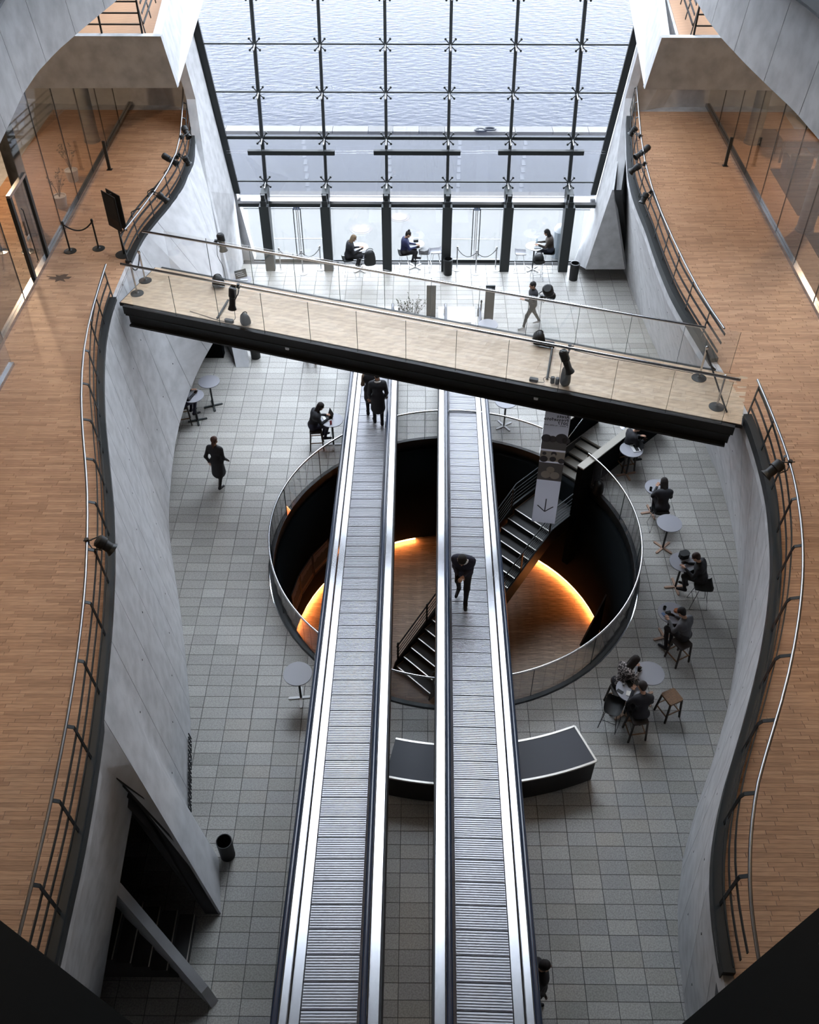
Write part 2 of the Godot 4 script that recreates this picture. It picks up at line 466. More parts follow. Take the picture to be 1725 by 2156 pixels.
# ---------- ground floor
var hole: PackedVector2Array
const STAIR0 := Vector2(-0.03, 16.02)       # foot of the stairs (x, distance), its way up and its nosing
const STAIR_UP := Vector2(0.701, 0.713)
const STAIR_SIDE := Vector2(0.713, -0.701)
func stair_pt(s: float, side: float, h: float) -> Vector3:
	var p := STAIR0 + STAIR_UP * s + STAIR_SIDE * side
	return at(p.x, h, p.y)
func build_ground_floor() -> void:
	var circle := PackedVector2Array()
	for k in 72: circle.append(Vector2(RIM.x + cos(TAU * k / 72) * RIM_R, -RIM.y + sin(TAU * k / 72) * RIM_R))
	var well := PackedVector2Array()
	for q in [[4.0, -0.68], [4.0, 0.68], [7.92, 0.68], [7.92, -0.68]]:
		var p := stair_pt(q[0], q[1], 0)
		well.append(Vector2(p.x, p.z))
	hole = Geometry2D.merge_polygons(circle, well)[0]
	var f := setting("floor")
	var st := st0()
	for r in [[-15.0, RIM.x], [RIM.x, 15.0]]:
		var half := PackedVector2Array([Vector2(r[0], 7.0), Vector2(r[1], 7.0), Vector2(r[1], -32.35), Vector2(r[0], -32.35)])
		for poly in Geometry2D.clip_polygons(half, hole): prism(st, poly, -0.3, -0.012)
	put("floor_slab", st, M.grout, f)
	var pw := 0.5756
	var pd := 0.299
	var found := []
	for j in range(-37, 68):
		var dc := 12.367 + (j - 0.5) * pd
		if dc < 2.5 or dc > 32.2: continue
		for i in range(-17, 18):
			var xc := 0.3176 + (i + 0.5) * pw
			if xc < -9.6 or xc > 10.0: continue
			var pix := to_pixel(at(xc, 0, dc))
			var seen := pix.x > -10 and pix.x < 1735 and pix.y < 2170
			seen = seen and not (absf(xc) < 2.05 and dc < 24.0 and not (absf(xc) < 0.5))
			seen = seen and xc > x_on(left_edge, dc * 0.8) * 0.8 and xc < 7.0
			found.append({"x": xc, "d": dc, "n": dc if seen else dc + 100.0})
	found.sort_custom(func(a, b): return a.n < b.n)
	var count := 0
	var rest := st0()
	var shared := {}
	for t in found:
		var rect := PackedVector2Array([Vector2(t.x - pw / 2 + 0.004, -t.d - pd / 2 + 0.004), Vector2(t.x + pw / 2 - 0.004, -t.d - pd / 2 + 0.004), Vector2(t.x + pw / 2 - 0.004, -t.d + pd / 2 - 0.004), Vector2(t.x - pw / 2 + 0.004, -t.d + pd / 2 - 0.004)])
		var k := rng.randi() % 6
		var lift := rng.randf_range(-0.0012, 0.0)
		var near_rim := Vector2(t.x, t.d).distance_to(RIM) < RIM_R + 0.7 or Vector2(t.x, t.d).distance_to(Vector2(4.4, 20.5)) < 2.6
		var pieces := [rect]
		if near_rim: pieces = Geometry2D.clip_polygons(rect, hole)
		for poly in pieces:
			if count < 300 and t.n < 100 and not near_rim:
				if not shared.has("tile"):
					var sm := st0()
					stone(sm, PackedVector2Array([Vector2(-pw / 2 + 0.004, -pd / 2 + 0.004), Vector2(pw / 2 - 0.004, -pd / 2 + 0.004), Vector2(pw / 2 - 0.004, pd / 2 - 0.004), Vector2(-pw / 2 + 0.004, pd / 2 - 0.004)]), 0.0)
					shared.tile = mesh_of(sm)
				var o := put_mesh("floor_tile", shared.tile, M.tiles[k], f)
				o.position = Vector3(t.x, lift, -t.d)
				count += 1
			else:
				var v: float = [0.615, 0.635, 0.655, 0.685, 0.645, 0.625][k]
				rest.set_color(Color(v, v * 0.98, v * 0.945).srgb_to_linear())
				stone(rest, poly, lift)
	M.tile_rest = mat(Color(1, 1, 1), 0.42, 0, M.tiles[0].albedo_texture, Vector3(0.9, 0.9, 0.9))
	M.tile_rest.vertex_color_use_as_albedo = true
	var ro := put("floor_tiles", rest, M.tile_rest, f)
	ro.set_meta("kind", "stuff")
func stone(st: SurfaceTool, poly: PackedVector2Array, y: float) -> void:   # a flat stone with a small arris
	st.set_smooth_group(-1)
	if Geometry2D.is_polygon_clockwise(poly): poly.reverse()
	var mid := Vector2.ZERO
	for p in poly: mid += p / poly.size()
	var top := PackedVector2Array()
	for p in poly: top.append(p + (mid - p).normalized() * 0.004)
	var ids := Geometry2D.triangulate_polygon(top)
	for i in range(0, ids.size(), 3):
		var a := top[ids[i]]; var b := top[ids[i + 1]]; var c := top[ids[i + 2]]
		if (b - a).cross(c - a) < 0:
			var t := b; b = c; c = t
		tri(st, Vector3(a.x, y, a.y), Vector3(b.x, y, b.y), Vector3(c.x, y, c.y))
	for i in poly.size():
		var j := (i + 1) % poly.size()
		quad(st, Vector3(poly[i].x, y - 0.011, poly[i].y), Vector3(poly[j].x, y - 0.011, poly[j].y), Vector3(top[j].x, y, top[j].y), Vector3(top[i].x, y, top[i].y))
func to_pixel(p: Vector3) -> Vector2:
	var v := cam_basis.inverse() * (p - EYE)
	return Vector2(862.5 + FOCAL * v.x / -v.z, 1078.0 - FOCAL * v.y / -v.z)

# ---------- wooden floors: each board its own piece, the farthest joined
func lay_boards(parent: Node3D, y: float, d_from: float, d_to: float, x0: Callable, x1: Callable, mats: Array, wide: float, long_lo: float, long_hi: float, most: int, seed_: int, colors: Array) -> void:
	var r := RandomNumberGenerator.new()
	r.seed = seed_
	var list := []
	var d := d_from
	while d < d_to:
		var a: float = x0.call(d + wide / 2)
		var b: float = x1.call(d + wide / 2)
		var x := a
		var cut := a + r.randf_range(0.1, long_hi)
		while x < b - 0.02:
			var e := minf(cut, b)
			if b - e < 0.12: e = b
			list.append([(x + e) / 2, d + wide / 2, e - x, r.randi() % mats.size(), r.randf_range(-0.0008, 0.0)])
			x = e
			cut = e + r.randf_range(long_lo, long_hi)
		d += wide
	var order := list.duplicate()
	for q in list:
		var pix := to_pixel(at(q[0], y, q[1]))
		q.append(0.0 if pix.x > -20 and pix.x < 1745 and pix.y < 2170 else 100.0)
	order.sort_custom(func(p, q): return p[1] + p[5] < q[1] + q[5])
	var rest := st0()
	var n := 0
	for q in order:
		var half := Vector2(q[2] / 2 - 0.0012, wide / 2 - 0.0012)
		if n < most and q[5] < 50:
			var sm := st0()
			stone(sm, PackedVector2Array([Vector2(-half.x, -half.y), Vector2(half.x, -half.y), Vector2(half.x, half.y), Vector2(-half.x, half.y)]), 0)
			var o := put("board", sm, mats[q[3]], parent)
			o.position = Vector3(q[0], y + q[4], -q[1])
			n += 1
		else:
			rest.set_color(colors[q[3]].srgb_to_linear())
			stone(rest, PackedVector2Array([Vector2(q[0] - half.x, -q[1] - half.y), Vector2(q[0] + half.x, -q[1] - half.y), Vector2(q[0] + half.x, -q[1] + half.y), Vector2(q[0] - half.x, -q[1] + half.y)]), y + q[4])
	if n == list.size(): return
	var base: StandardMaterial3D = mats[0].duplicate()
	base.albedo_color = Color(1, 1, 1)
	base.vertex_color_use_as_albedo = true
	var ro := put("boards", rest, base, parent)
	ro.set_meta("kind", "stuff")
func colors_of(mats: Array) -> Array:
	var c := []
	for m in mats: c.append(m.albedo_color)
	return c

# ---------- board-marked concrete: panels between recessed joints on a curved, leaning wall
func loft_wall(parent: Node3D, top: Array, foot: Array, inward: float, every: int, m: Material) -> void:
	var n := top.size()
	var back := st0()
	var away := Vector3(-inward * 0.05, 0, 0)
	for i in n - 1:
		for r in 5:
			for w in [1.0, 6.0]:
				quad(back, top[i].lerp(foot[i], r / 5.0) + away * w, top[i + 1].lerp(foot[i + 1], r / 5.0) + away * w, top[i + 1].lerp(foot[i + 1], (r + 1) / 5.0) + away * w, top[i].lerp(foot[i], (r + 1) / 5.0) + away * w)
		quad(back, foot[i] + away, foot[i + 1] + away, foot[i + 1] + away * 6, foot[i] + away * 6)
	put("joint_backing", back, M.joint, parent)
	var i0 := 0
	while i0 < n - 1:
		var i1 := mini(i0 + every, n - 1)
		var st := st0()
		var gap := 0.008
		var T := []
		var Fo := []
		for i in range(i0, i1 + 1):
			var t: Vector3 = top[i]
			var f: Vector3 = foot[i]
			if i == i0 and i0 > 0:
				t += (top[i + 1] - t).normalized() * gap; f += (foot[i + 1] - f).normalized() * gap
			if i == i1 and i1 < n - 1:
				t += (top[i - 1] - t).normalized() * gap; f += (foot[i - 1] - f).normalized() * gap
			T.append(t); Fo.append(f)
		st.set_smooth_group(0)
		var rows := 5
		for k in T.size() - 1:
			for r in rows:
				var a: float = float(r) / rows
				var b: float = float(r + 1) / rows
				var p: Vector3 = T[k].lerp(Fo[k], a)
				var q: Vector3 = T[k + 1].lerp(Fo[k + 1], a)
				var p2: Vector3 = T[k].lerp(Fo[k], b)
				var q2: Vector3 = T[k + 1].lerp(Fo[k + 1], b)
				if inward > 0: quad(st, p, p2, q2, q)
				else: quad(st, p, q, q2, p2)
		st.set_smooth_group(-1)
		quad(st, T[0], Fo[0], Fo[0] + away, T[0] + away)
		quad(st, T[-1], Fo[-1], Fo[-1] + away, T[-1] + away)
		for k in T.size() - 1: quad(st, Fo[k], Fo[k + 1], Fo[k + 1] + away, Fo[k] + away)
		put("concrete_panel", st, m, parent)
		i0 = i1

func build_galleries() -> void:
	# curved concrete walls under the galleries
	for s in [-1, 1]:
		var edge := left_edge if s < 0 else right_edge
		var foot_px := LEFT_FOOT if s < 0 else RIGHT_FOOT
		var foot := []
		for p in foot_px: foot.append(gp(p[0], p[1], p[2]))
		var w := setting("wall_gallery_left" if s < 0 else "wall_gallery_right")
		var top := []
		var bot := []
		var fl := resample(smooth(foot, 1), 0.3)
		for f in fl:
			var d := clampf(-f.z, -edge[-1].z, -edge[0].z)
			top.append(at(x_on(edge, d), L1, d)); bot.append(f)
		if s < 0:
			# the foot of the wall runs out into a buttress, then an opening with stairs
			bot.append_array([at(-3.95, 0, 8.75), at(-3.74, 0, 7.63), at(-4.9, 3.3, 8.34), at(-5.3, 1.65, 6.9), at(-5.7, 0, 5.6), at(-5.75, 0, 4.4)])
			for d in [9.2, 8.6, 7.9, 7.0, 5.9, 4.66]: top.append(at(x_on(edge, d), L1, d))
		# extend the right foot to the near end
		loft_wall(w, smooth(top, 2), bot, -s, 4, M.concrete)
		# far part of the left wall, from the arch to the end wall
		if s < 0:
			var wt := []
			var wf2 := []
			for p in [[412,209,440,403,3.9],[410,300,452,470,3.6],[400,362,462,520,3.2],[372,418,470,580,3.0],[341,456,476,630,2.85],[310,494,480,668,2.7]]:
				wt.append(gp(p[0], p[1], L1)); wf2.append(gp(p[2], p[3], p[4]))
			loft_wall(w, resample_n(wt, 14), resample_n(wf2, 14), 1, 4, M.concrete)
		else:
			var wt2 := []
			var wf3 := []
			for p in [[1317,207,1290,400,3.9],[1318,235,1300,480,2.0],[1319,264,1312.6,566,0.0]]:
				wt2.append(gp(p[0], p[1], L1)); wf3.append(gp(p[2], p[3], p[4]))
			loft_wall(w, resample_n(wt2, 8), resample_n(wf3, 8), -1, 4, M.concrete)
		tie_holes(w, top, bot, s)
		# gallery floor
		var f := setting("floor_gallery_left" if s < 0 else "floor_gallery_right")
		var st := st0()
		var poly := PackedVector2Array()
		for e in edge: poly.append(Vector2(e.x + s * 0.02, e.z))
		poly.append(Vector2(edge[-1].x, 7.0))
		poly.append(Vector2(s * 15.1, 7.0))
		poly.append(Vector2(s * 15.1, -33.6))
		poly.append(Vector2(edge[0].x, -33.6))
		prism(st, poly, L1 - 0.35, L1 - 0.013)
		put("floor_slab", st, M.concrete, f)
		if s < 0:                                        # a dark stain on the boards near the glass door
			var sst := st0()
			var c := gp(126, 585, L1)
			var pp := PackedVector2Array()
			for k in 18:
				var rr := 0.22 + 0.09 * sin(k * 2.7) + 0.05 * sin(k * 5.1)
				pp.append(Vector2(c.x + cos(TAU * k / 18) * rr * 1.25, c.z + sin(TAU * k / 18) * rr * 0.7))
			prism(sst, pp, L1, L1 + 0.0015)
			put("floor_stain", sst, mat(Color(0.36, 0.28, 0.22), 0.7), f)
		var inner := func(d: float) -> float: return x_on(edge, d) + s * 0.16
		var outer := func(_d: float) -> float: return s * 12.6
		if s < 0: lay_boards(f, L1, 4.4, 33.0, outer, inner, M.wood, 0.07, 0.35, 0.85, 300, 11, colors_of(M.wood))
		else: lay_boards(f, L1, 4.4, 33.0, inner, outer, M.wood, 0.07, 0.35, 0.85, 300, 12, colors_of(M.wood))
	# upper gallery by the facade, upper band nearer the camera, gallery corners under the walkway
	for s in [-1.0, 1.0]:
		var u := setting("floor_upper_left" if s < 0 else "floor_upper_right")
		var st := st0()
		var xi := 6.12 if s < 0 else 5.8
		var xb := 5.92 if s < 0 else 5.6
		slab3(st, [at(s * xi, 10.75, 24), at(s * 15, 10.75, 24), at(s * 15, 9.5, 24), at(s * xb, 9.55, 24)], Vector3(0, 0, -0.2))
		put("parapet_front", st, M.concrete, u)
		var s2 := st0()
		slab3(s2, [at(s * xi, 10.75, 24.01), at(s * xb, 9.55, 24.01), at(s * 6.6, 9.55, 33.9), at(s * 7.2, 10.75, 34.1)], Vector3(s * 0.2, 0, 0))
		put("parapet_side", s2, M.concrete, u)
		var s3 := st0()
		prism(s3, PackedVector2Array([Vector2(s * 6.3, -24.1), Vector2(s * 15, -24.1), Vector2(s * 15, -34), Vector2(s * 7.3, -34)]), 9.6, 10.45)
		put("floor_slab", s3, M.concrete, u)
		var s4 := st0()
		prism(s4, PackedVector2Array([Vector2(s * 6.4, -24.3), Vector2(s * 15, -24.3), Vector2(s * 15, -34), Vector2(s * 7.3, -34)]), 10.455, 10.47)
		put("wood_covering", s4, M.wood[1], u)
		var band := setting("wall_band_left" if s < 0 else "wall_band_right")
		var px: Array = [[247,0],[167,66],[118,108],[76,150],[45,202],[21,250],[0,327]] if s < 0 else [[1465,0],[1486,40],[1516,79],[1571,137],[1626,189],[1675,237],[1725,280]]
		var low := level_line(px, 12.6)
		low.push_front(low[0] + (low[0] - low[1]) * 1.2)
		low.append(at(s * 6.0, 12.6, 11.0)); low.append(at(s * 6.1, 12.6, 7.0)); low.append(at(s * 6.1, 12.6, 2.5))
		low = resample(smooth(low, 1), 0.35)
		var high := []
		for p in low: high.append(p + Vector3(s * 0.12, 1.45, 0))
		loft_wall(band, high, low, -s, 4, M.concrete)
		var pl := PackedVector2Array()
		for p in low: pl.append(Vector2(p.x + s * 0.3, p.z))
		pl.append(Vector2(s * 15, -2.5)); pl.append(Vector2(s * 15, low[0].z))
		var s5 := st0()
		prism(s5, pl, 12.62, 13.3)
		put("floor_slab", s5, M.plaster, band)
		var s6 := st0()
		prism(s6, pl, 13.305, 13.33)
		put("wood_covering", s6, M.wood[1], band)
		var s7 := st0()
		var cap := []
		for p in high: cap.append(p)
		sweep(s7, cap, [Vector2(-0.02, 0), Vector2(0.3, 0), Vector2(0.3, 0.04), Vector2(-0.02, 0.04)] if s > 0 else [Vector2(-0.3, 0), Vector2(0.02, 0), Vector2(0.02, 0.04), Vector2(-0.3, 0.04)])
		put("parapet_cap", s7, M.steel_dark, band)
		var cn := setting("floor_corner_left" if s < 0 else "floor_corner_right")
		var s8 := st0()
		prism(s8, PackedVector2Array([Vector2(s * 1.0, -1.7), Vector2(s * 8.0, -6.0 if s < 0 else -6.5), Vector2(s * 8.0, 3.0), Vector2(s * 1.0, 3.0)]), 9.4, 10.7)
		put("corner_shade_tone", s8, M.steel_dark, cn)  # corner slabs coloured dark, the shade on them is in the material
	build_gallery_rails()
	build_end_walls()
	build_partitions()
	build_gallery_lamps()
func resample_n(line: Array, n: int) -> Array:
	var total := 0.0
	for i in line.size() - 1: total += line[i].distance_to(line[i + 1])
	var out := []
	for k in n:
		var s := total * k / (n - 1)
		var i := 0
		while i < line.size() - 2 and s > line[i].distance_to(line[i + 1]):
			s -= line[i].distance_to(line[i + 1])
			i += 1
		out.append(line[i].lerp(line[i + 1], minf(1.0, s / maxf(1e-5, line[i].distance_to(line[i + 1])))))
	return out
func tie_holes(parent: Node3D, top: Array, bot: Array, s: int) -> void:
	var st := st0()
	var i := 5
	while i < top.size() - 4:
		for a in [0.32, 0.72]:
			var p: Vector3 = top[i].lerp(bot[i], a)
			var n: Vector3 = (top[i + 1] - top[i]).cross(bot[i] - top[i]).normalized()
			if n.x * -s < 0: n = -n
			var b := look(n)
			disc(st, 0.022, -0.01, 0.004, 10, Transform3D(Basis(b.x, b.z, -b.y), p))
		i += 4
	var o := put("tie_hole_plugs", st, M.black, parent)
	o.set_meta("kind", "stuff")

func build_gallery_rails() -> void:
	var sets := [[LEFT_RAIL, left_edge, -1, "grey steel railing on the left gallery between facade and footbridge"], [LEFT_RAIL_NEAR, left_edge, -1, "curving steel railing on the left gallery from footbridge to stair opening"], [RIGHT_RAIL, right_edge, 1, "steel railing with clamped spotlights on the right gallery between facade and footbridge"], [RIGHT_RAIL_NEAR, right_edge, 1, "curving steel railing on the right gallery beside the cafe tables"]]
	for q in sets:
		var s: int = q[2]
		var t := thing("balcony_railing", q[3], "railing", Vector3.ZERO, 0, "gallery railings")
		var rail := resample(smooth(level_line(q[0], 6.42), 1), 0.3)
		var st := st0()
		tube(st, rail, 0.026, 8)
		put("handrail", st, M.rail, t)
		var foot := []
		var dn: float = -rail[-1].z
		var df: float = -rail[0].z
		var e := []
		var d := df
		while d > dn:
			e.append(at(x_on(q[1], d), L1, d))
			d -= 0.3
		e = smooth(e, 2)
		for k in 3:
			var sr := st0()
			var h := 5.68 + k * 0.24
			var line := []
			for p in e: line.append(p + Vector3(s * (0.10 + 0.03 * k), h - L1, 0))
			sweep(sr, line, [Vector2(-0.008, -0.03), Vector2(0.008, -0.03), Vector2(0.008, 0.03), Vector2(-0.008, 0.03)])
			put("rail_bar", sr, M.steel_dark, t)
		var sf := st0()
		var lf := []
		for p in e: lf.append(p + Vector3(s * 0.085, 0, 0))
		sweep(sf, lf, [Vector2(-0.085, -0.12), Vector2(0.085, -0.12), Vector2(0.085, 0.1), Vector2(-0.085, 0.1)])
		put("kerb_plate", sf, M.steel_dark, t)
		var i := 0
		while i < e.size():
			var b: Vector3 = e[i] + Vector3(s * 0.09, 0.1, 0)
			var sp := st0()
			var hx := x_on(rail, -b.z)
			var elbow := Vector3(lerpf(b.x, hx, 0.35), 6.36, b.z)
			bar(sp, b, Vector3(b.x + s * 0.05, 6.28, b.z), 0.014, 0.055, Vector3.BACK)
			bar(sp, Vector3(b.x + s * 0.05, 6.28, b.z), elbow, 0.014, 0.055, Vector3.BACK)
			bar(sp, elbow, Vector3(hx, 6.395, b.z), 0.055, 0.016)
			put("post", sp, M.steel_dark, t)
			i += 4

# ---------- leaning end walls beside the glass, with triangular openings
func build_end_walls() -> void:
	var n := Vector3(1, -0.16, 0)
	var w := setting("wall_end_right")
	var pts := []
	for p in [[1392,-60],[1240,410],[1204,588],[1235,567],[1290,400],[1317,207],[1349,90],[1410,-60]]: pts.append(gplane(p[0], p[1], n, 6.1))
	pts[0] = at(6.1 + 0.16 * 21, 21, 36.0); pts[7] = at(6.1 + 0.16 * 21, 21, 33.0)
	pts[1] = at(6.1 + 0.16 * 2.6, 2.6, 32.5); pts[2].y = 0.0
	var st := st0()
	slab3(st, pts, Vector3(0.3, 0, 0))
	put("wall_body", st, M.concrete, w)
	var s2 := st0()                                     # dark triangular recess between end wall and gallery wall
	slab3(s2, [gp(1290, 398, 3.9), gp(1233, 567, 0.55), gp(1316, 567, 0.55)], Vector3(0.1, 0, -0.25))
	put("recess_panel", s2, M.concrete, w)
	var s3 := st0()
	slab3(s3, [gp(1286, 440, 2.6) + Vector3(-0.03, 0, 0.03), gp(1262, 540, 0.9) + Vector3(-0.03, 0, 0.03), gp(1306, 540, 0.9) + Vector3(-0.03, 0, 0.03)], Vector3(0.02, 0, -0.05))
	put("recess_leaf", s3, M.concrete, w)
	var w2 := setting("wall_end_left")
	var n2 := Vector3(-1, -0.16, 0)
	var q := []
	for p in [[380,-60],[490,410],[520,600],[525,773],[440,403],[412,209],[379,90],[360,-60]]: q.append(gplane(p[0], p[1], n2, 6.2))
	q[0] = at(-6.2 - 0.16 * 21, 21, 36.0); q[7] = at(-6.2 - 0.16 * 21, 21, 33.0)
	q[1] = at(-6.2 - 0.16 * 2.6, 2.6, 32.5)
	q[2] = at(-6.55, 0, 32.2)
	q.append(at(-6.85, 0, 28.2))
	q[3] = gp(524, 773, 0)
	var st4 := st0()
	for tr in [[0, 1, 6], [0, 6, 7], [1, 5, 6], [1, 4, 5], [1, 2, 4], [2, 8, 4], [8, 3, 4]]:
		slab3(st4, [q[tr[0]], q[tr[1]], q[tr[2]]], Vector3(-0.3, 0, 0))
	put("wall_body", st4, M.concrete, w2)
	var s5 := st0()                                     # thick edge of the opening
	slab3(s5, [q[4] + Vector3(0.005, 0, 0.0), q[3] + Vector3(0.005, 0, 0.01), q[3] + Vector3(-0.42, 0, 0.01), q[4] + Vector3(-0.3, 0, 0)], Vector3(0, 0, -0.25))
	put("opening_jamb", s5, M.concrete, w2)
	var s6 := st0()
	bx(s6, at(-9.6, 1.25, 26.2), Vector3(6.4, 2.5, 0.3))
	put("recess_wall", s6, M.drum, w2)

# ---------- glass partitions of the galleries with columns and rooms behind
func build_partitions() -> void:
	for s in [-1, 1]:
		var x := -10.0 if s < 0 else 10.1
		var t := setting("wall_glass_left" if s < 0 else "wall_glass_right")
		var sb := st0()
		bx(sb, at(x, L1 + 0.05, 23.0), Vector3(0.16, 0.1, 22.0))
		put("floor_channel", sb, M.brushed, t)
		var d := 33.6
		while d > 5.0:
			var door: bool = s < 0 and d > 21.5 and d < 24.2
			if not door:
				var sg := st0()
				bx(sg, at(x, L1 + 2.3, d - 0.9), Vector3(0.02, 4.4, 1.775))
				put("pane", sg, M.glass_dark, t)
				var se := st0()
				bx(se, at(x, L1 + 2.3, d), Vector3(0.025, 4.4, 0.02))
				put("pane_joint", se, M.black, t)
			d -= 1.8
		# back wall of the room
		var sw := st0()
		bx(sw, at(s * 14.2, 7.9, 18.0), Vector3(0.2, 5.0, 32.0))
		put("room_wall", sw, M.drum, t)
		for q in ([[-10.75, 24.45], [-10.6, 30.5], [-10.7, 17.5]] if s < 0 else [[10.95, 24.75], [10.9, 30.55], [11.0, 18.0]]):
			var c := setting("column_gallery")
			var sc := st0()
			lathe(sc, [Vector2(0.26, L1), Vector2(0.26, L1 + 0.06), Vector2(0.235, L1 + 0.06), Vector2(0.235, 12.6 if q[1] < 21 else 9.6)], 24, Transform3D(Basis(), at(q[0], 0, q[1])))
			put("column_shaft", sc, M.column, c)
	# glass door of the left room
	var dr := setting("door_1")
	for d in [21.9, 23.1]:
		var sp := st0()
		bx(sp, at(-10.0, L1 + 1.15, d), Vector3(0.1, 2.3, 0.12))
		put("door_post", sp, M.frame_dark, dr)
	var sh := st0()
	bx(sh, at(-10.0, L1 + 2.33, 22.5), Vector3(0.1, 0.08, 1.3))
	put("door_head", sh, M.brushed, dr)
	var sg2 := st0()
	bx(sg2, at(-10.0, L1 + 1.15, 22.5), Vector3(0.015, 2.2, 1.05))
	put("pane", sg2, M.glass_dark, dr)
	var sh2 := st0()
	tube(sh2, [at(-9.9, L1 + 0.4, 22.15), at(-9.86, L1 + 0.45, 22.15), at(-9.86, L1 + 1.85, 22.15), at(-9.9, L1 + 1.9, 22.15)], 0.015, 8)
	put("handle", sh2, M.steel_dark, dr)
	# dark carpets in the right room
	for q in [[11.0, 13.9, 25.6, 28.6], [11.1, 13.9, 30.2, 31.6], [10.9, 13.9, 21.4, 24.6]]:
		var st := st0()
		bx(st, at((q[0] + q[1]) / 2, L1 + 0.006, (q[2] + q[3]) / 2), Vector3(q[1] - q[0], 0.012, q[3] - q[2]))
		tag(put("carpet", st, M.carpet, self), "dark rectangular carpet on wooden floor behind right glass wall", "carpet", "carpets in the right room")

func build_gallery_lamps() -> void:
	for s in [-1, 1]:
		for d in [5.0, 9.0, 13.0, 17.0]:
			var c := at(s * 9.0, 12.585, d)
			lamp(c, "round warm downlight in the soffit of the %s gallery" % ("left" if s < 0 else "right"), 4.0, "gallery downlights")
		lamp(at(s * 12.6, 9.55, 27.0), "round warm downlight over the %s glass room" % ("left" if s < 0 else "right"), 14.0, "room downlights")
func lamp(c: Vector3, label: String, energy: float, group: String) -> void:
	var t := thing("ceiling_lamp", label, "lamp", c, 0, group)
	var st := st0()
	lathe(st, [Vector2(0.14, 0.02), Vector2(0.14, -0.02), Vector2(0.115, -0.02), Vector2(0.115, 0.0)], 20)
	put("lamp_ring", st, M.white, t)
	var sd := st0()
	disc(sd, 0.11, -0.012, -0.004, 20)
	put("lamp_glow", sd, M.ceiling_lamp, t)
	var l := OmniLight3D.new()
	l.name = "light"
	l.light_color = Color(1.0, 0.86, 0.70)
	l.light_energy = energy
	l.light_size = 0.1
	l.omni_range = 40.0
	l.omni_attenuation = 2.0
	l.shadow_enabled = true
	l.position = Vector3(0, -0.14, 0)
	t.add_child(l)

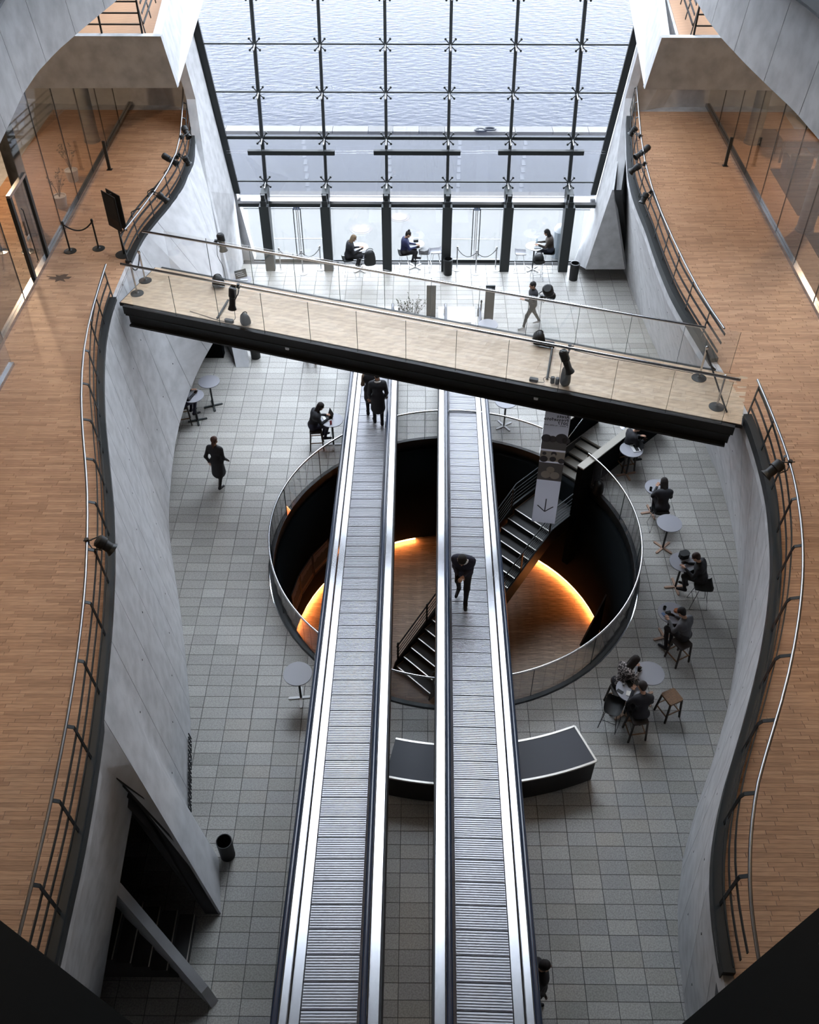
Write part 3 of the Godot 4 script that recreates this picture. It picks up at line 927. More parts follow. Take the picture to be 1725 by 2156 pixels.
# ---------- glass facade
const BAY := 2.185
const MULL := [-5.4525, -3.2675, -1.0825, 1.1025, 3.2875, 5.4725]
func fac(x: float, h: float, inw := 0.0) -> Vector3:
	return at(x, h, facade_dist(h) - inw)
func glass_half(h: float, s: float) -> float:
	return (6.1 + 0.16 * h if s > 0 else 6.2 + 0.16 * h)
func build_facade() -> void:
	var f := setting("window_2")
	var heights := [2.5]
	for k in 12: heights.append(3.0 + 1.464 * k)
	heights.append(20.9)
	for x in MULL:
		var st := st0()
		bar(st, fac(x, 2.4), fac(x, 21.0), 0.10, 0.14, Vector3.BACK)
		put("mullion", st, M.frame_dark, f)
		for k in 3:                                     # stay cables in front of the mullion
			var sc := st0()
			var off := [0.42, 0.34, 0.22][k] as float
			tube(sc, [fac(x, 2.9, off), fac(x, 20.9, off)], 0.008, 5)
			put("stay_cable", sc, M.steel_dark, f)
	for h in heights:
		if h < 2.9 or h > 20.5: continue
		var st := st0()
		bx(st, fac((glass_half(h, 1) - glass_half(h, -1)) / 2, h), Vector3(glass_half(h, 1) + glass_half(h, -1), 0.045 if absf(h - 4.464) > 0.1 else 0.11, 0.05))
		put("transom", st, M.frame_dark, f)
		for x in MULL:
			if h > 11.0: continue
			var ss := st0()
			for q in [[-1, -1], [1, -1], [-1, 1], [1, 1]]:
				tube(ss, [fac(x, h, 0.12), fac(x + q[0] * 0.17, h + q[1] * 0.17, 0.07)], 0.018, 6)
				lathe(ss, [Vector2(0.001, -0.03), Vector2(0.038, -0.03), Vector2(0.038, 0.03), Vector2(0.001, 0.03)], 10, Transform3D(Basis(Vector3.RIGHT, PI / 2), fac(x + q[0] * 0.17, h + q[1] * 0.17, 0.05)))
			var spider := put("spider_fitting", ss, M.frame_dark, f)
			var sq := st0()
			tube(sq, [fac(x, h, 0.1), fac(x, h - 0.05, 0.46)], 0.028, 6)
			put("strut", sq, M.white, spider)
	# panes, one for each field
	var edges := [-99.0]
	edges.append_array(MULL)
	edges.append(99.0)
	for i in heights.size() - 1:
		for j in edges.size() - 1:
			var h0: float = heights[i]
			var h1: float = heights[i + 1]
			var p := []
			for q in [[j, h0], [j + 1, h0], [j + 1, h1], [j, h1]]:
				var x: float = edges[q[0]]
				if x < -50: x = -glass_half(q[1], -1)
				if x > 50: x = glass_half(q[1], 1)
				p.append(fac(x, q[1], -0.03))
			var st := st0()
			slab3(st, p, Vector3(0, 0, -0.016))
			put("pane", st, M.glass_tint, f)
	# dark edge frames along the leaning end walls
	for s in [-1.0, 1.0]:
		var st := st0()
		slab3(st, [fac(s * (glass_half(2.6, s) - 0.02), 2.6, 0.1), fac(s * (glass_half(2.6, s) - 0.22), 2.6, 0.1), fac(s * (glass_half(21, s) - 0.3), 21, 0.1), fac(s * (glass_half(21, s) + 0.05), 21, 0.1)], Vector3(0, 0, -0.1))
		put("edge_frame", st, M.steel_dark, f)
	# portal beam over the doors
	var b := setting("trim_1", "long portal beam over the entrance doors")
	var sb := st0()
	bx(sb, at(0, 2.34, 32.25), Vector3(12.9, 0.12, 0.2))
	put("beam_lower", sb, M.steel_dark, b)
	var sb2 := st0()
	bx(sb2, at(0, 2.46, 32.3), Vector3(12.9, 0.1, 0.3))
	put("beam_flange", sb2, M.brushed, b)
	var sb3 := st0()
	for k in 5: bx(sb3, at(-4.36 + k * BAY, 2.44, 32.75), Vector3(BAY - 0.2, 0.08, 0.5))
	put("canopy_stones", sb3, M.stone[0], b)
	# portal columns
	for x in MULL:
		var c := setting("column_portal")
		var st := st0()
		bx(st, at(x, 1.28, 31.72), Vector3(0.34, 2.56, 0.24))
		put("column_front", st, M.frame_dark, c)
		var st2 := st0()
		slab3(st2, [at(x - 0.12, 0, 31.84), at(x - 0.12, 0, 32.25), at(x - 0.12, 2.9, 32.6), at(x - 0.12, 2.9, 31.95)], Vector3(0.24, 0, 0))
		put("column_web", st2, M.frame_dark, c)
		var st3 := st0()
		bx(st3, at(x, 2.66, 31.72), Vector3(0.2, 0.2, 0.2))
		bx(st3, at(x, 2.86, 31.74), Vector3(0.14, 0.2, 0.14))
		put("column_cap", st3, M.steel_dark, c)
	# doors and fixed lights between the columns
	for j in 7:
		var x0: float = -6.15 if j == 0 else MULL[j - 1] + 0.1
		var x1: float = 6.1 if j == 6 else MULL[j] - 0.1
		var door := j == 1 or j == 4
		var d := setting("door_2" if j == 1 else ("door_3" if j == 4 else "window_%d" % (j + 3)))
		var st := st0()
		bx(st, at((x0 + x1) / 2, 0.06, 32.3), Vector3(x1 - x0, 0.12 if door else 0.05, 0.06))
		put("sill", st, M.steel_dark, d)
		if door:
			var xm := (x0 + x1) / 2
			for k in 2:
				var sp := st0()
				var a := x0 + 0.06 if k == 0 else xm + 0.02
				var bb := xm - 0.02 if k == 0 else x1 - 0.06
				bx(sp, at((a + bb) / 2, 1.2, 32.3), Vector3(bb - a, 2.1, 0.012))
				var leaf := put("door_leaf", sp, M.glass, d)
				var sr := st0()
				bx(sr, at(xm + (0.03 if k else -0.03), 1.2, 32.3), Vector3(0.03, 2.1, 0.03))
				bx(sr, at((a + bb) / 2, 0.95, 32.3), Vector3(bb - a, 0.02, 0.02))
				put("stile", sr, M.brushed, leaf)
				var sh := st0()
				tube(sh, [at(xm + (0.13 if k else -0.13), 0.3, 32.22), at(xm + (0.13 if k else -0.13), 2.2, 32.22)], 0.018, 6)
				put("handle", sh, M.steel_dark, leaf)
			var sn := st0()
			bx(sn, at(xm, 2.22, 32.2), Vector3(0.22, 0.13, 0.02))
			put("door_sign", sn, mat(Color(0.45, 0.55, 0.72), 0.5), d)
			var s2 := st0()
			for k in 2:
				bx(s2, at(xm + (k * 2 - 1) * 0.05, 2.21, 32.187), Vector3(0.03, 0.07, 0.004))
				disc(s2, 0.016, 0, 0.004, 10, Transform3D(Basis(Vector3.RIGHT, PI / 2), at(xm + (k * 2 - 1) * 0.05, 2.262, 32.187)))
			put("sign_figures", s2, M.white, d)
		else:
			var sp2 := st0()
			bx(sp2, at((x0 + x1) / 2, 1.2, 32.3), Vector3(x1 - x0, 2.25, 0.012))
			put("pane", sp2, M.glass, d)
	# heater bars on cables behind the glass
	for q in [[522, 705], [787, 970], [1049, 1230]]:
		var p0 := gplane(q[0], 321, Vector3(0, 0, 1), -32.6)
		var p1 := gplane(q[1], 321, Vector3(0, 0, 1), -32.6)
		var t := thing("ceiling_heater", "long dark radiant heater bar hung on wires before the glass facade", "heater", (p0 + p1) / 2, 0, "heater bars at the facade")
		var st := st0()
		rounded(st, Vector3(p1.x - p0.x, 0.15, 0.15), 0.02)
		put("heater_body", st, M.steel_dark, t)
		var sc := st0()
		for y in [-0.03, 0.05]: tube(sc, [Vector3((p0.x - p1.x) / 2 - 0.75, y, 0), Vector3((p0.x - p1.x) / 2, y, 0)], 0.006, 5)
		for y in [-0.03, 0.05]: tube(sc, [Vector3((p1.x - p0.x) / 2, y, 0), Vector3((p1.x - p0.x) / 2 + 0.75, y, 0)], 0.006, 5)
		put("wire", sc, M.steel, t)

# ---------- quay and harbour outside
func build_outside() -> void:
	var q := setting("ground_quay")
	var st := st0()
	bx(st, at(0, -0.25, 38.2), Vector3(70, 0.4, 11.6))
	put("paving", st, M.cobble, q)
	var s2 := st0()
	bx(s2, at(0, -0.04, 40.2), Vector3(70, 0.03, 7.2))
	put("asphalt", s2, M.paving, q)
	var sl := st0()
	for k in 6:
		var x0: float = [-8.2, -4.5, -1.1, 1.7, 4.3, 8.6][k]
		for j in 9: bx(sl, at(x0 + (x0 * 0.02) * j, -0.022, 37.4 + j * 0.7), Vector3(0.16, 0.012, 0.52))
	put("paving_marks", sl, mat(Color(0.36, 0.365, 0.38), 0.85), q)
	var r := RandomNumberGenerator.new()
	r.seed = 5
	var x := -16.0
	while x < 16.0:
		var w := r.randf_range(1.0, 1.9)
		var sk := st0()
		bx(sk, at(x + w / 2, -0.1, 44.25), Vector3(w - 0.02, 0.36, 0.62))
		put("kerb_stone", sk, M.stone[r.randi() % 3], q)
		x += w
	var sw := st0()
	bx(sw, at(0, -1.2, 44.4), Vector3(70, 2.4, 0.3))
	put("quay_wall", sw, M.concrete, q)
	var wt := st0()
	bx(wt, at(0, -2.15, 145), Vector3(400, 0.1, 201))
	var o := put("water", wt, M.water, self)
	o.set_meta("kind", "structure")
	for m in [[760, 482, 0.46], [841, 457, 0.42]]:
		var c := gp(m[0], m[1], -0.05)
		var t := thing("manhole_cover", "round iron manhole cover in the pale paving outside the doors", "manhole cover", c, 0, "manhole covers on the quay")
		var sm := st0()
		disc(sm, m[2], -0.02, 0.006, 28)
		put("frame_ring", sm, mat(Color(0.26, 0.235, 0.225), 0.7), t)
		var s3 := st0()
		disc(s3, m[2] * 0.78, 0.004, 0.014, 28)
		put("lid", s3, mat(Color(0.295, 0.27, 0.26), 0.7), t)
	# mooring rings on the quay edge
	var mc := gp(1022, 276, 0.05)
	var mt := thing("mooring_rings", "pair of dark iron mooring rings lying on the quay edge", "mooring ring", mc)
	for k in 2:
		var ring := []
		for a in 20: ring.append(Vector3(cos(TAU * a / 20) * 0.26 + (k - 0.5) * 0.42, 0.05 + k * 0.05 + 0.03 * sin(TAU * a / 20), sin(TAU * a / 20) * 0.22))
		var sr := st0()
		tube(sr, ring, 0.045, 8, true)
		put("ring", sr, M.steel_dark, mt)
	# litter bin outside
	var bc := gp(1178, 549, -0.05)
	bc.z = minf(bc.z, -32.9)
	var bt := thing("litter_bin", "tall grey outdoor litter bin beyond the glass behind the seated woman", "bin", bc)
	var sb := st0()
	rounded(sb, Vector3(0.52, 1.05, 0.5), 0.1, Transform3D(Basis(), Vector3(0, 0.525, 0)))
	put("bin_body", sb, mat(Color(0.36, 0.38, 0.40), 0.5), bt)
	var sb2 := st0()
	lathe(sb2, [Vector2(0.27, 1.05), Vector2(0.27, 1.12), Vector2(0.2, 1.25), Vector2(0.08, 1.31), Vector2(0.001, 1.32)], 20, Transform3D(), true)
	put("bin_hood", sb2, mat(Color(0.62, 0.63, 0.64), 0.4), bt)

# ---------- footbridge at gallery level
var bridge_a: Vector3
var bridge_b: Vector3
var bridge_dir: Vector3
var bridge_n: Vector3            # towards the facade
const BRIDGE_W := 1.82
func bp(s: float, n: float, h: float) -> Vector3:   # place on the bridge: metres along, metres across from the near edge, height above the deck
	return bridge_a + bridge_dir * s + bridge_n * n + Vector3.UP * h
func build_bridge() -> void:
	bridge_a = gp(276.5, 641, L1)
	bridge_b = gp(1530, 888, L1)
	bridge_dir = (bridge_b - bridge_a).normalized()
	bridge_n = Vector3(bridge_dir.z, 0, -bridge_dir.x)
	if bridge_n.z > 0: bridge_n = -bridge_n
	var length := bridge_a.distance_to(bridge_b)
	var t := thing("footbridge", "slanting footbridge with pale wooden deck, black girders and glass sides", "footbridge")
	# deck boards, lying along the bridge
	var r := RandomNumberGenerator.new()
	r.seed = 31
	var rot := look(bridge_dir)
	var rows := 13
	var wide := (BRIDGE_W - 0.02) / rows
	var sd := st0()
	bx(sd, bp(length / 2, BRIDGE_W / 2, -0.06), Vector3(BRIDGE_W, 0.09, length + 0.7), rot)
	var deck := put("deck_slab", sd, M.pallet_gap, t)
	for i in rows:
		var s := -0.32
		var cut := r.randf_range(0.2, 1.0)
		while s < length + 0.3:
			var e := minf(cut, length + 0.32)
			var sb := st0()
			bx(sb, bp((s + e) / 2, 0.01 + (i + 0.5) * wide, -0.008 + r.randf_range(-0.001, 0)), Vector3(wide - 0.003, 0.016, e - s - 0.003), rot)
			put("board", sb, M.deck[r.randi() % 4], deck)
			s = e
			cut = e + r.randf_range(0.55, 1.15)
	for k in 2:
		var n := -0.04 if k == 0 else BRIDGE_W + 0.04
		var sg := st0()
		var mid := length / 2
		bx(sg, bp(mid, n, -0.14), Vector3(0.14, 0.22, length + 0.4), rot)
		bx(sg, bp(mid, n + (0.06 if k == 0 else -0.06), -0.40), Vector3(0.06, 0.34, length + 0.3), rot)
		bx(sg, bp(mid, n, -0.57), Vector3(0.2, 0.05, length + 0.2), rot)
		put("girder", sg, M.black, t)
		var sl := st0()
		bx(sl, bp(mid, n - (0.075 if k == 0 else -0.075), -0.26), Vector3(0.03, 0.03, length + 0.3), rot)
		put("girder_flange", sl, M.steel_dark, t)
		# glass panels and their handrail
		var px: Array = [254, 555.6, 1560, 800] if k == 0 else [300, 487, 1487, 690]
		var a := gp(px[0], px[1], L1 + 1.1)
		var b := gp(px[2], px[3], L1 + 1.1)
		var st := st0()
		tube(st, [a, b], 0.032, 10)
		put("handrail", st, M.steel, t)
		var count := 12
		var ga := bp(0.1, n - (0.02 if k == 0 else -0.02), 0)
		var gb := bp(length - 0.1, n - (0.02 if k == 0 else -0.02), 0)
		for j in count:
			var p := ga.lerp(gb, float(j) / count)
			var q := ga.lerp(gb, float(j + 1) / count)
			var sp := st0()
			bx(sp, (p + q) / 2 + Vector3.UP * 0.49, Vector3(0.014, 1.2, p.distance_to(q) - 0.01), rot)
			put("glass_panel", sp, M.glass, t)
			var se := st0()
			bx(se, q + Vector3.UP * 0.49, Vector3(0.018, 1.2, 0.008), rot)
			put("panel_joint", se, M.glass_edge, t)
	var sb2 := st0()
	bx(sb2, bp(length / 2, BRIDGE_W / 2, -0.55), Vector3(BRIDGE_W, 0.04, length), rot)
	put("soffit", sb2, M.black, t)
	for px in [[605, 733], [1129, 838]]:
		var p := gplane(px[0], px[1], bridge_n, bridge_n.dot(bp(0, -0.015, 0)))
		var o := thing("sensor_plate", "small square white sensor plate on the black bridge girder", "sensor", p, 0, "sensor plates on the bridge")
		var st := st0()
		rounded(st, Vector3(0.1, 0.03, 0.1), 0.015, Transform3D(Basis(Vector3.UP, rot.get_euler().y + PI / 2) * Basis(Vector3.RIGHT, PI / 2), Vector3.ZERO))
		put("plate", st, M.white, o)

# ---------- round opening with its glass ring, drum and basement
func polar(r: float, deg: float, h: float) -> Vector3:
	return at(RIM.x + r * cos(deg_to_rad(deg)), h, RIM.y + r * sin(deg_to_rad(deg)))
const BASE := -4.2
func build_opening() -> void:
	var gap0 := 37.0
	var gap1 := 56.5
	var t := thing("glass_ring_balustrade", "curved glass balustrade with steel handrail around the round floor opening", "balustrade", at(RIM.x, 0, RIM.y))
	var o := at(RIM.x, 0, RIM.y)
	var span := 360.0 - (gap1 - gap0)
	var line := []
	for k in 121: line.append(polar(4.78, gap1 + span * k / 120.0, 1.08) - o)
	var st := st0()
	tube(st, line, 0.028, 8)
	put("handrail", st, M.steel, t)
	var n := 16
	for j in n:
		var sg := st0()
		var a0 := gap1 + span * j / n + 0.12
		var a1 := gap1 + span * (j + 1) / n - 0.12
		for k in 6:
			var b0 := lerpf(a0, a1, k / 6.0)
			var b1 := lerpf(a0, a1, (k + 1) / 6.0)
			var p := polar(4.78, b0, 0) - o
			var q := polar(4.78, b1, 0) - o
			bx(sg, (p + q) / 2 + Vector3.UP * 0.42, Vector3(p.distance_to(q), 1.3, 0.014), Basis(Vector3.UP, deg_to_rad((b0 + b1) / 2) + PI / 2))
		put("glass_panel", sg, M.glass_ring, t)
		var se := st0()
		bx(se, polar(4.78, a1 + 0.12, 0.42) - o, Vector3(0.012, 1.3, 0.02), Basis(Vector3.UP, deg_to_rad(a1) + PI / 2))
		put("panel_joint", se, M.glass_edge, t)
	var sr := st0()
	var ring := []
	for k in 97: ring.append(polar(4.82, gap1 - 3 + (span + 6) * k / 96.0, 0) - o)
	sweep(sr, ring, [Vector2(-0.05, -0.36), Vector2(0.05, -0.36), Vector2(0.05, 0.025), Vector2(-0.05, 0.025)])
	put("rim_plate", sr, M.steel_dark, t)
	var sr2 := st0()
	var ring2 := []
	for k in 97: ring2.append(polar(4.74, gap1 - 3 + (span + 6) * k / 96.0, -0.34) - o)
	sweep(sr2, ring2, [Vector2(-0.02, -0.02), Vector2(0.02, -0.02), Vector2(0.02, 0.02), Vector2(-0.02, 0.02)])
	put("rim_channel", sr2, M.frame_dark, t)
	# drum
	var d := setting("wall_drum")
	var sw := st0()
	sw.set_smooth_group(0)
	for k in 72:
		var a := 360.0 * k / 72
		var b := 360.0 * (k + 1) / 72
		quad(sw, polar(4.62, a, -0.3), polar(4.62, b, -0.3), polar(4.62, b, BASE + 0.14), polar(4.62, a, BASE + 0.14))
		quad(sw, polar(4.8, a, -0.3), polar(4.8, a, BASE - 0.1), polar(4.8, b, BASE - 0.1), polar(4.8, b, -0.3))
		quad(sw, polar(4.62, a, -0.3), polar(4.8, a, -0.3), polar(4.8, b, -0.3), polar(4.62, b, -0.3))
		quad(sw, polar(4.62, a, BASE + 0.14), polar(4.62, b, BASE + 0.14), polar(4.8, b, BASE + 0.14), polar(4.8, a, BASE + 0.14))
	put("wall_body", sw, M.drum, d)
	var f := setting("floor_basement")
	var sf := st0()
	disc(sf, 4.85, BASE - 0.2, BASE - 0.013, 72, Transform3D(Basis(), at(RIM.x, 0, RIM.y)))
	put("floor_slab", sf, M.grout, f)
	var lo := func(dd: float) -> float: return RIM.x - sqrt(maxf(0.0, 4.78 * 4.78 - pow(dd - RIM.y, 2)))
	var hi := func(dd: float) -> float: return RIM.x + sqrt(maxf(0.0, 4.78 * 4.78 - pow(dd - RIM.y, 2)))
	lay_boards(f, BASE, RIM.y - 4.75, RIM.y + 4.75, lo, hi, M.wood_low, 0.085, 0.5, 1.1, 300, 41, colors_of(M.wood_low))
	# light strips at the foot of the drum
	for arc in [[14.0, 53.0, "long warm light strip at the foot of the dark drum wall beside the stairs"], [144.0, 186.0, "warm light strip at the foot of the drum wall under the framed pictures"], [102.5, 122.0, "short warm light strip at the foot of the drum wall between the travelators"]]:
		var mid := (float(arc[0]) + float(arc[1])) / 2
		var c := polar(4.6, mid, BASE)
		var lt := thing("light_strip", arc[2], "light strip", c)
		var sl := st0()
		var ln := []
		for k in 25: ln.append(polar(4.68, lerpf(arc[0], arc[1], k / 24.0), BASE + 0.07) - c)
		sweep(sl, ln, [Vector2(-0.02, -0.045), Vector2(0.02, -0.045), Vector2(0.02, 0.045), Vector2(-0.02, 0.045)])
		put("light_diffuser", sl, M.led, lt)
		var m := int(ceil((float(arc[1]) - float(arc[0])) / 7.0))
		for k in m:
			var deg2 := lerpf(arc[0], arc[1], (k + 0.5) / m)
			var l := AreaLight3D.new()
			l.name = "light"
			l.light_color = Color(1.0, 0.60, 0.32)
			l.light_energy = 0.75
			l.area_size = Vector2(0.55, 0.08)
			l.area_range = 30.0
			l.area_attenuation = 2.0
			l.shadow_enabled = true
			var lp := polar(4.645, deg2, BASE + 0.09)
			l.transform = Transform3D(look((lp - polar(4.2, deg2, BASE - 0.25))), lp - c)
			lt.add_child(l, true)
	# framed pictures on the drum wall
	for q in [[660.7, 1178.4, 686.8, 1149.5], [635.1, 1219.1, 655.7, 1185.7], [618.4, 1261.4, 631.7, 1223.5]]:
		var deg: float = [148.0, 158.5, 169.0][[660.7, 635.1, 618.4].find(q[0])]
		var c2 := polar(4.58, deg, -2.75)
		var fr := thing("framed_picture", "large framed landscape poster on the dark drum wall", "picture", c2, deg_to_rad(deg) + PI / 2 + PI, "framed pictures on the drum wall")
		var s1 := st0()
		for b in [[0, 0.44, 0.8, 0.03], [0, -0.44, 0.8, 0.03], [-0.385, 0, 0.03, 0.88], [0.385, 0, 0.03, 0.88]]: bx(s1, Vector3(b[0], b[1], 0), Vector3(b[2], b[3], 0.04))
		put("frame", s1, M.steel_dark, fr)
		var s2 := st0()
		bx(s2, Vector3(0, 0, -0.005), Vector3(0.76, 0.86, 0.015))
		put("print_sky", s2, mat(Color(0.36, 0.34, 0.35), 0.8), fr)
		var s3 := st0()
		var sil := PackedVector2Array([Vector2(-0.36, -0.26), Vector2(0.36, -0.26), Vector2(0.36, 0.12), Vector2(0.25, 0.16), Vector2(0.1, 0.1), Vector2(0.05, 0.17), Vector2(-0.05, 0.1), Vector2(-0.2, 0.14), Vector2(-0.3, 0.05), Vector2(-0.36, 0.08)])
		prism(s3, sil, 0.004, 0.007, Transform3D(Basis(Vector3(1, 0, 0), Vector3(0, 0, 1), Vector3(0, 1, 0)), Vector3.ZERO))
		bx(s3, Vector3(0, 0.33, 0.005), Vector3(0.6, 0.025, 0.003))
		put("print_town", s3, M.ink, fr)
		var s4 := st0()
		bx(s4, Vector3(0, -0.36, 0.004), Vector3(0.74, 0.12, 0.004))
		put("print_caption", s4, mat(Color(0.42, 0.33, 0.26), 0.8), fr)
	# leaning dark panel at the right of the drum
	var dp := thing("display_panel", "black pointed display panel leaning on the drum wall beside the light strip", "panel", polar(4.2, 8.0, BASE))
	var sp := st0()
	slab3(sp, [Vector3(-0.25, 0, 0.35), Vector3(0.35, 0, -0.1), Vector3(0.32, 1.9, -0.05)], Vector3(0.03, 0, 0.04))
	put("panel_board", sp, M.black, dp)

# ---------- stairs into the basement
func build_stairs() -> void:
	var t := thing("staircase", "dark straight staircase with pale nosings descending to the basement floor", "staircase", stair_pt(0, 0, BASE))
	var o := t.position
	var rise := 3.15 / 18
	var tread := 0.29
	var rot := look(Vector3(STAIR_UP.x, 0, -STAIR_UP.y))
	for k in 18:
		var h := BASE + rise * (k + 1)
		var deep := tread if k < 17 else 1.3
		var sa := st0()
		bx(sa, stair_pt(k * tread + deep / 2, 0, h - rise / 2) - o, Vector3(1.35, rise, deep), rot)
		var step := put("landing" if k == 17 else "step", sa, M.stair_step, t)
		var sn := st0()
		bx(sn, stair_pt(k * tread + 0.012, 0, h + 0.003) - o, Vector3(1.35, 0.012, 0.03), rot)
		put("nosing", sn, M.nosing, step)
		var se := st0()
		for q in [-0.67, 0.67]: bx(se, stair_pt(k * tread + deep / 2, q, h + 0.004) - o, Vector3(0.014, 0.006, deep), rot)
		put("edge_strip", se, M.foot_wood, step)
	var s0 := 17 * tread + 1.3
	for k in 7:
		var h := -1.05 + 0.15 * (k + 1)
		if k == 6: h = -0.013
		var sa := st0()
		bx(sa, stair_pt(s0 + k * 0.28 + 0.14, 0, h - 0.03) - o, Vector3(1.35, 0.06, 0.28), rot)
		put("stone_tread", sa, M.stair_stone, t)
		var sb := st0()
		bx(sb, stair_pt(s0 + k * 0.28 + 0.02, 0, h - 0.13) - o, Vector3(1.35, 0.15, 0.03), rot)
		put("riser", sb, M.black, t)
	for q in [-0.71, 0.71]:
		var ss := st0()
		slab3(ss, [stair_pt(-0.1, q, BASE) - o, stair_pt(0, q, BASE + 0.3) - o, stair_pt(17 * tread, q, -0.87) - o, stair_pt(s0, q, -0.87) - o, stair_pt(s0, q, -1.4) - o, stair_pt(17 * tread, q, -1.45) - o, stair_pt(0.75, q, BASE) - o], (stair_pt(0, q * 1.05, 0) - stair_pt(0, q, 0)))
		put("stringer", ss, M.steel_dark, t)
		var sh := st0()
		tube(sh, [stair_pt(0.05, q, BASE + 1.0) - o, stair_pt(17 * tread, q, -0.05) - o, stair_pt(s0 - 0.25, q, -0.05) - o], 0.022, 8)
		put("handrail", sh, M.steel_dark, t)
		for k in 5:
			var sr := st0()
			tube(sr, [stair_pt(0.05, q, BASE + 0.25 + 0.14 * k) - o, stair_pt(17 * tread, q, -0.8 + 0.14 * k) - o, stair_pt(s0 - 0.25, q, -0.8 + 0.14 * k) - o], 0.011, 6)
			put("rail_bar", sr, M.steel_dark, t)
		for k in 5:
			var sp := st0()
			var s := 0.1 + k * 1.18
			var hh := minf(BASE + 0.1 + s / tread * rise, -1.0)
			bx(sp, stair_pt(s, q, hh + 0.5) - o, Vector3(0.02, 1.0, 0.06), rot)
			put("post", sp, M.steel_dark, t)
	# parapet walls of the upper flight
	for q in [[-0.8, 6.3, 8.8, "left"], [0.8, 5.75, 9.7, "right"]]:
		var w := setting("wall_stair_" + q[3])
		var sw := st0()
		bx(sw, (stair_pt(q[1], q[0], 0) + stair_pt(q[2], q[0], 0)) / 2 + Vector3.UP * -0.95, Vector3(0.2, 3.9, q[2] - q[1]), rot)
		put("wall_body", sw, M.drum, w)
		var sc := st0()
		bx(sc, (stair_pt(q[1], q[0], 0) + stair_pt(q[2], q[0], 0)) / 2 + Vector3.UP * 1.02, Vector3(0.22, 0.04, q[2] - q[1] + 0.02), rot)
		put("wall_cap", sc, M.stair_stone, w)
		var sh2 := st0()
		var q0: float = q[0]
		tube(sh2, [stair_pt(6.3, q0 * 0.8, -0.1), stair_pt(7.9, q0 * 0.8, 0.85), stair_pt(8.3, q0 * 0.8, 0.85)], 0.02, 8)
		put("handrail", sh2, M.steel, w)
	# banner hanging from the bridge, its print seen from behind
	var top := gp(1178, 856, L1 - 0.57)
	var long := L1 - 0.59 - gplane(1143, 1100, Vector3(0, 0, 1), top.z).y
	var bt := thing("banner", "tall grey exhibition banner hanging from the bridge, its print mirrored", "banner", Vector3(top.x, L1 - 0.59, top.z), -0.16)
	var sb2 := st0()
	bx(sb2, Vector3(0, -long / 2, 0), Vector3(0.6, long, 0.006))
	put("cloth", sb2, M.banner, bt)
	for rr in [[-1.05, 0.52, "dark"], [-1.71, 0.42, "mid"], [-2.22, 0.5, "dark"]]:
		pass
	var pr := [[0.0, -1.12, 0.6, 0.36, M.photo_dark], [0.0, -1.52, 0.6, 0.32, M.photo_light], [0.0, -2.02, 0.6, 0.58, M.photo_dark]]
	for p in pr:
		var sp := st0()
		bx(sp, Vector3(p[0], p[1], 0.0045), Vector3(p[2], p[3], 0.002))
		put("print_photo", sp, p[4], bt)
	var sg := st0()
	for p in [[-0.2, -0.96, 0.12], [-0.05, -0.97, 0.1], [0.16, -0.93, 0.15], [0.27, -0.98, 0.1]]:
		disc(sg, p[2], 0, 0.0015, 16, Transform3D(Basis(Vector3.RIGHT, PI / 2), Vector3(p[0], p[1], 0.0056)))
	for p in [[-0.2, -1.62, 0.1], [0.02, -1.6, 0.08], [0.23, -1.64, 0.08]]:
		disc(sg, p[2], 0, 0.0012, 16, Transform3D(Basis(Vector3.RIGHT, PI / 2), Vector3(p[0], p[1], 0.0056)))
	for p in [[-0.2, -1.44, 0.05], [0.03, -1.43, 0.07]]:
		disc(sg, p[2], 0, 0.0012, 16, Transform3D(Basis(Vector3.RIGHT, PI / 2), Vector3(p[0], p[1], 0.0056)))
	put("print_shapes", sg, mat(Color(0.30, 0.31, 0.34), 0.8), bt)
	var sg2 := st0()
	for p in [[0.0, -1.95, 0.1], [-0.1, -2.12, 0.12], [0.12, -2.13, 0.12], [0.03, -1.475, 0.045]]:
		disc(sg2, p[2], 0, 0.0015, 18, Transform3D(Basis(Vector3.RIGHT, PI / 2), Vector3(p[0], p[1], 0.007)))
	put("print_figure", sg2, M.photo_light, bt)
	for tx in [["Årets", 0.085, -0.27], ["Pressefoto", 0.085, -0.37], ["2017", 0.085, -0.47], ["2. MARTS – 14. APRIL 2018", 0.034, -0.55]]:
		var tm := TextMesh.new()
		tm.text = tx[0]
		var fnt := SystemFont.new()
		fnt.font_names = PackedStringArray(["Droid Sans"])
		fnt.font_weight = 700
		tm.font = fnt
		tm.font_size = 32
		tm.pixel_size = tx[1] / 24.0
		tm.depth = 0.002
		tm.horizontal_alignment = HORIZONTAL_ALIGNMENT_LEFT
		var o2 := put_mesh("lettering", tm, M.ink, bt)
		o2.transform = Transform3D(Basis(Vector3(-1, 0, 0), Vector3.UP, Vector3(0, 0, 1)), Vector3(0.27, tx[2], 0.005))
	var sa2 := st0()
	for l in [[Vector3(0, -2.95, 0), Vector3(0, -3.38, 0)], [Vector3(-0.2, -3.2, 0), Vector3(0, -3.4, 0)], [Vector3(0.2, -3.2, 0), Vector3(0, -3.4, 0)]]:
		bar(sa2, l[0] + Vector3(0, 0, 0.005), l[1] + Vector3(0, 0, 0.005), 0.026, 0.003, Vector3.BACK)
	put("arrow", sa2, M.ink, bt)

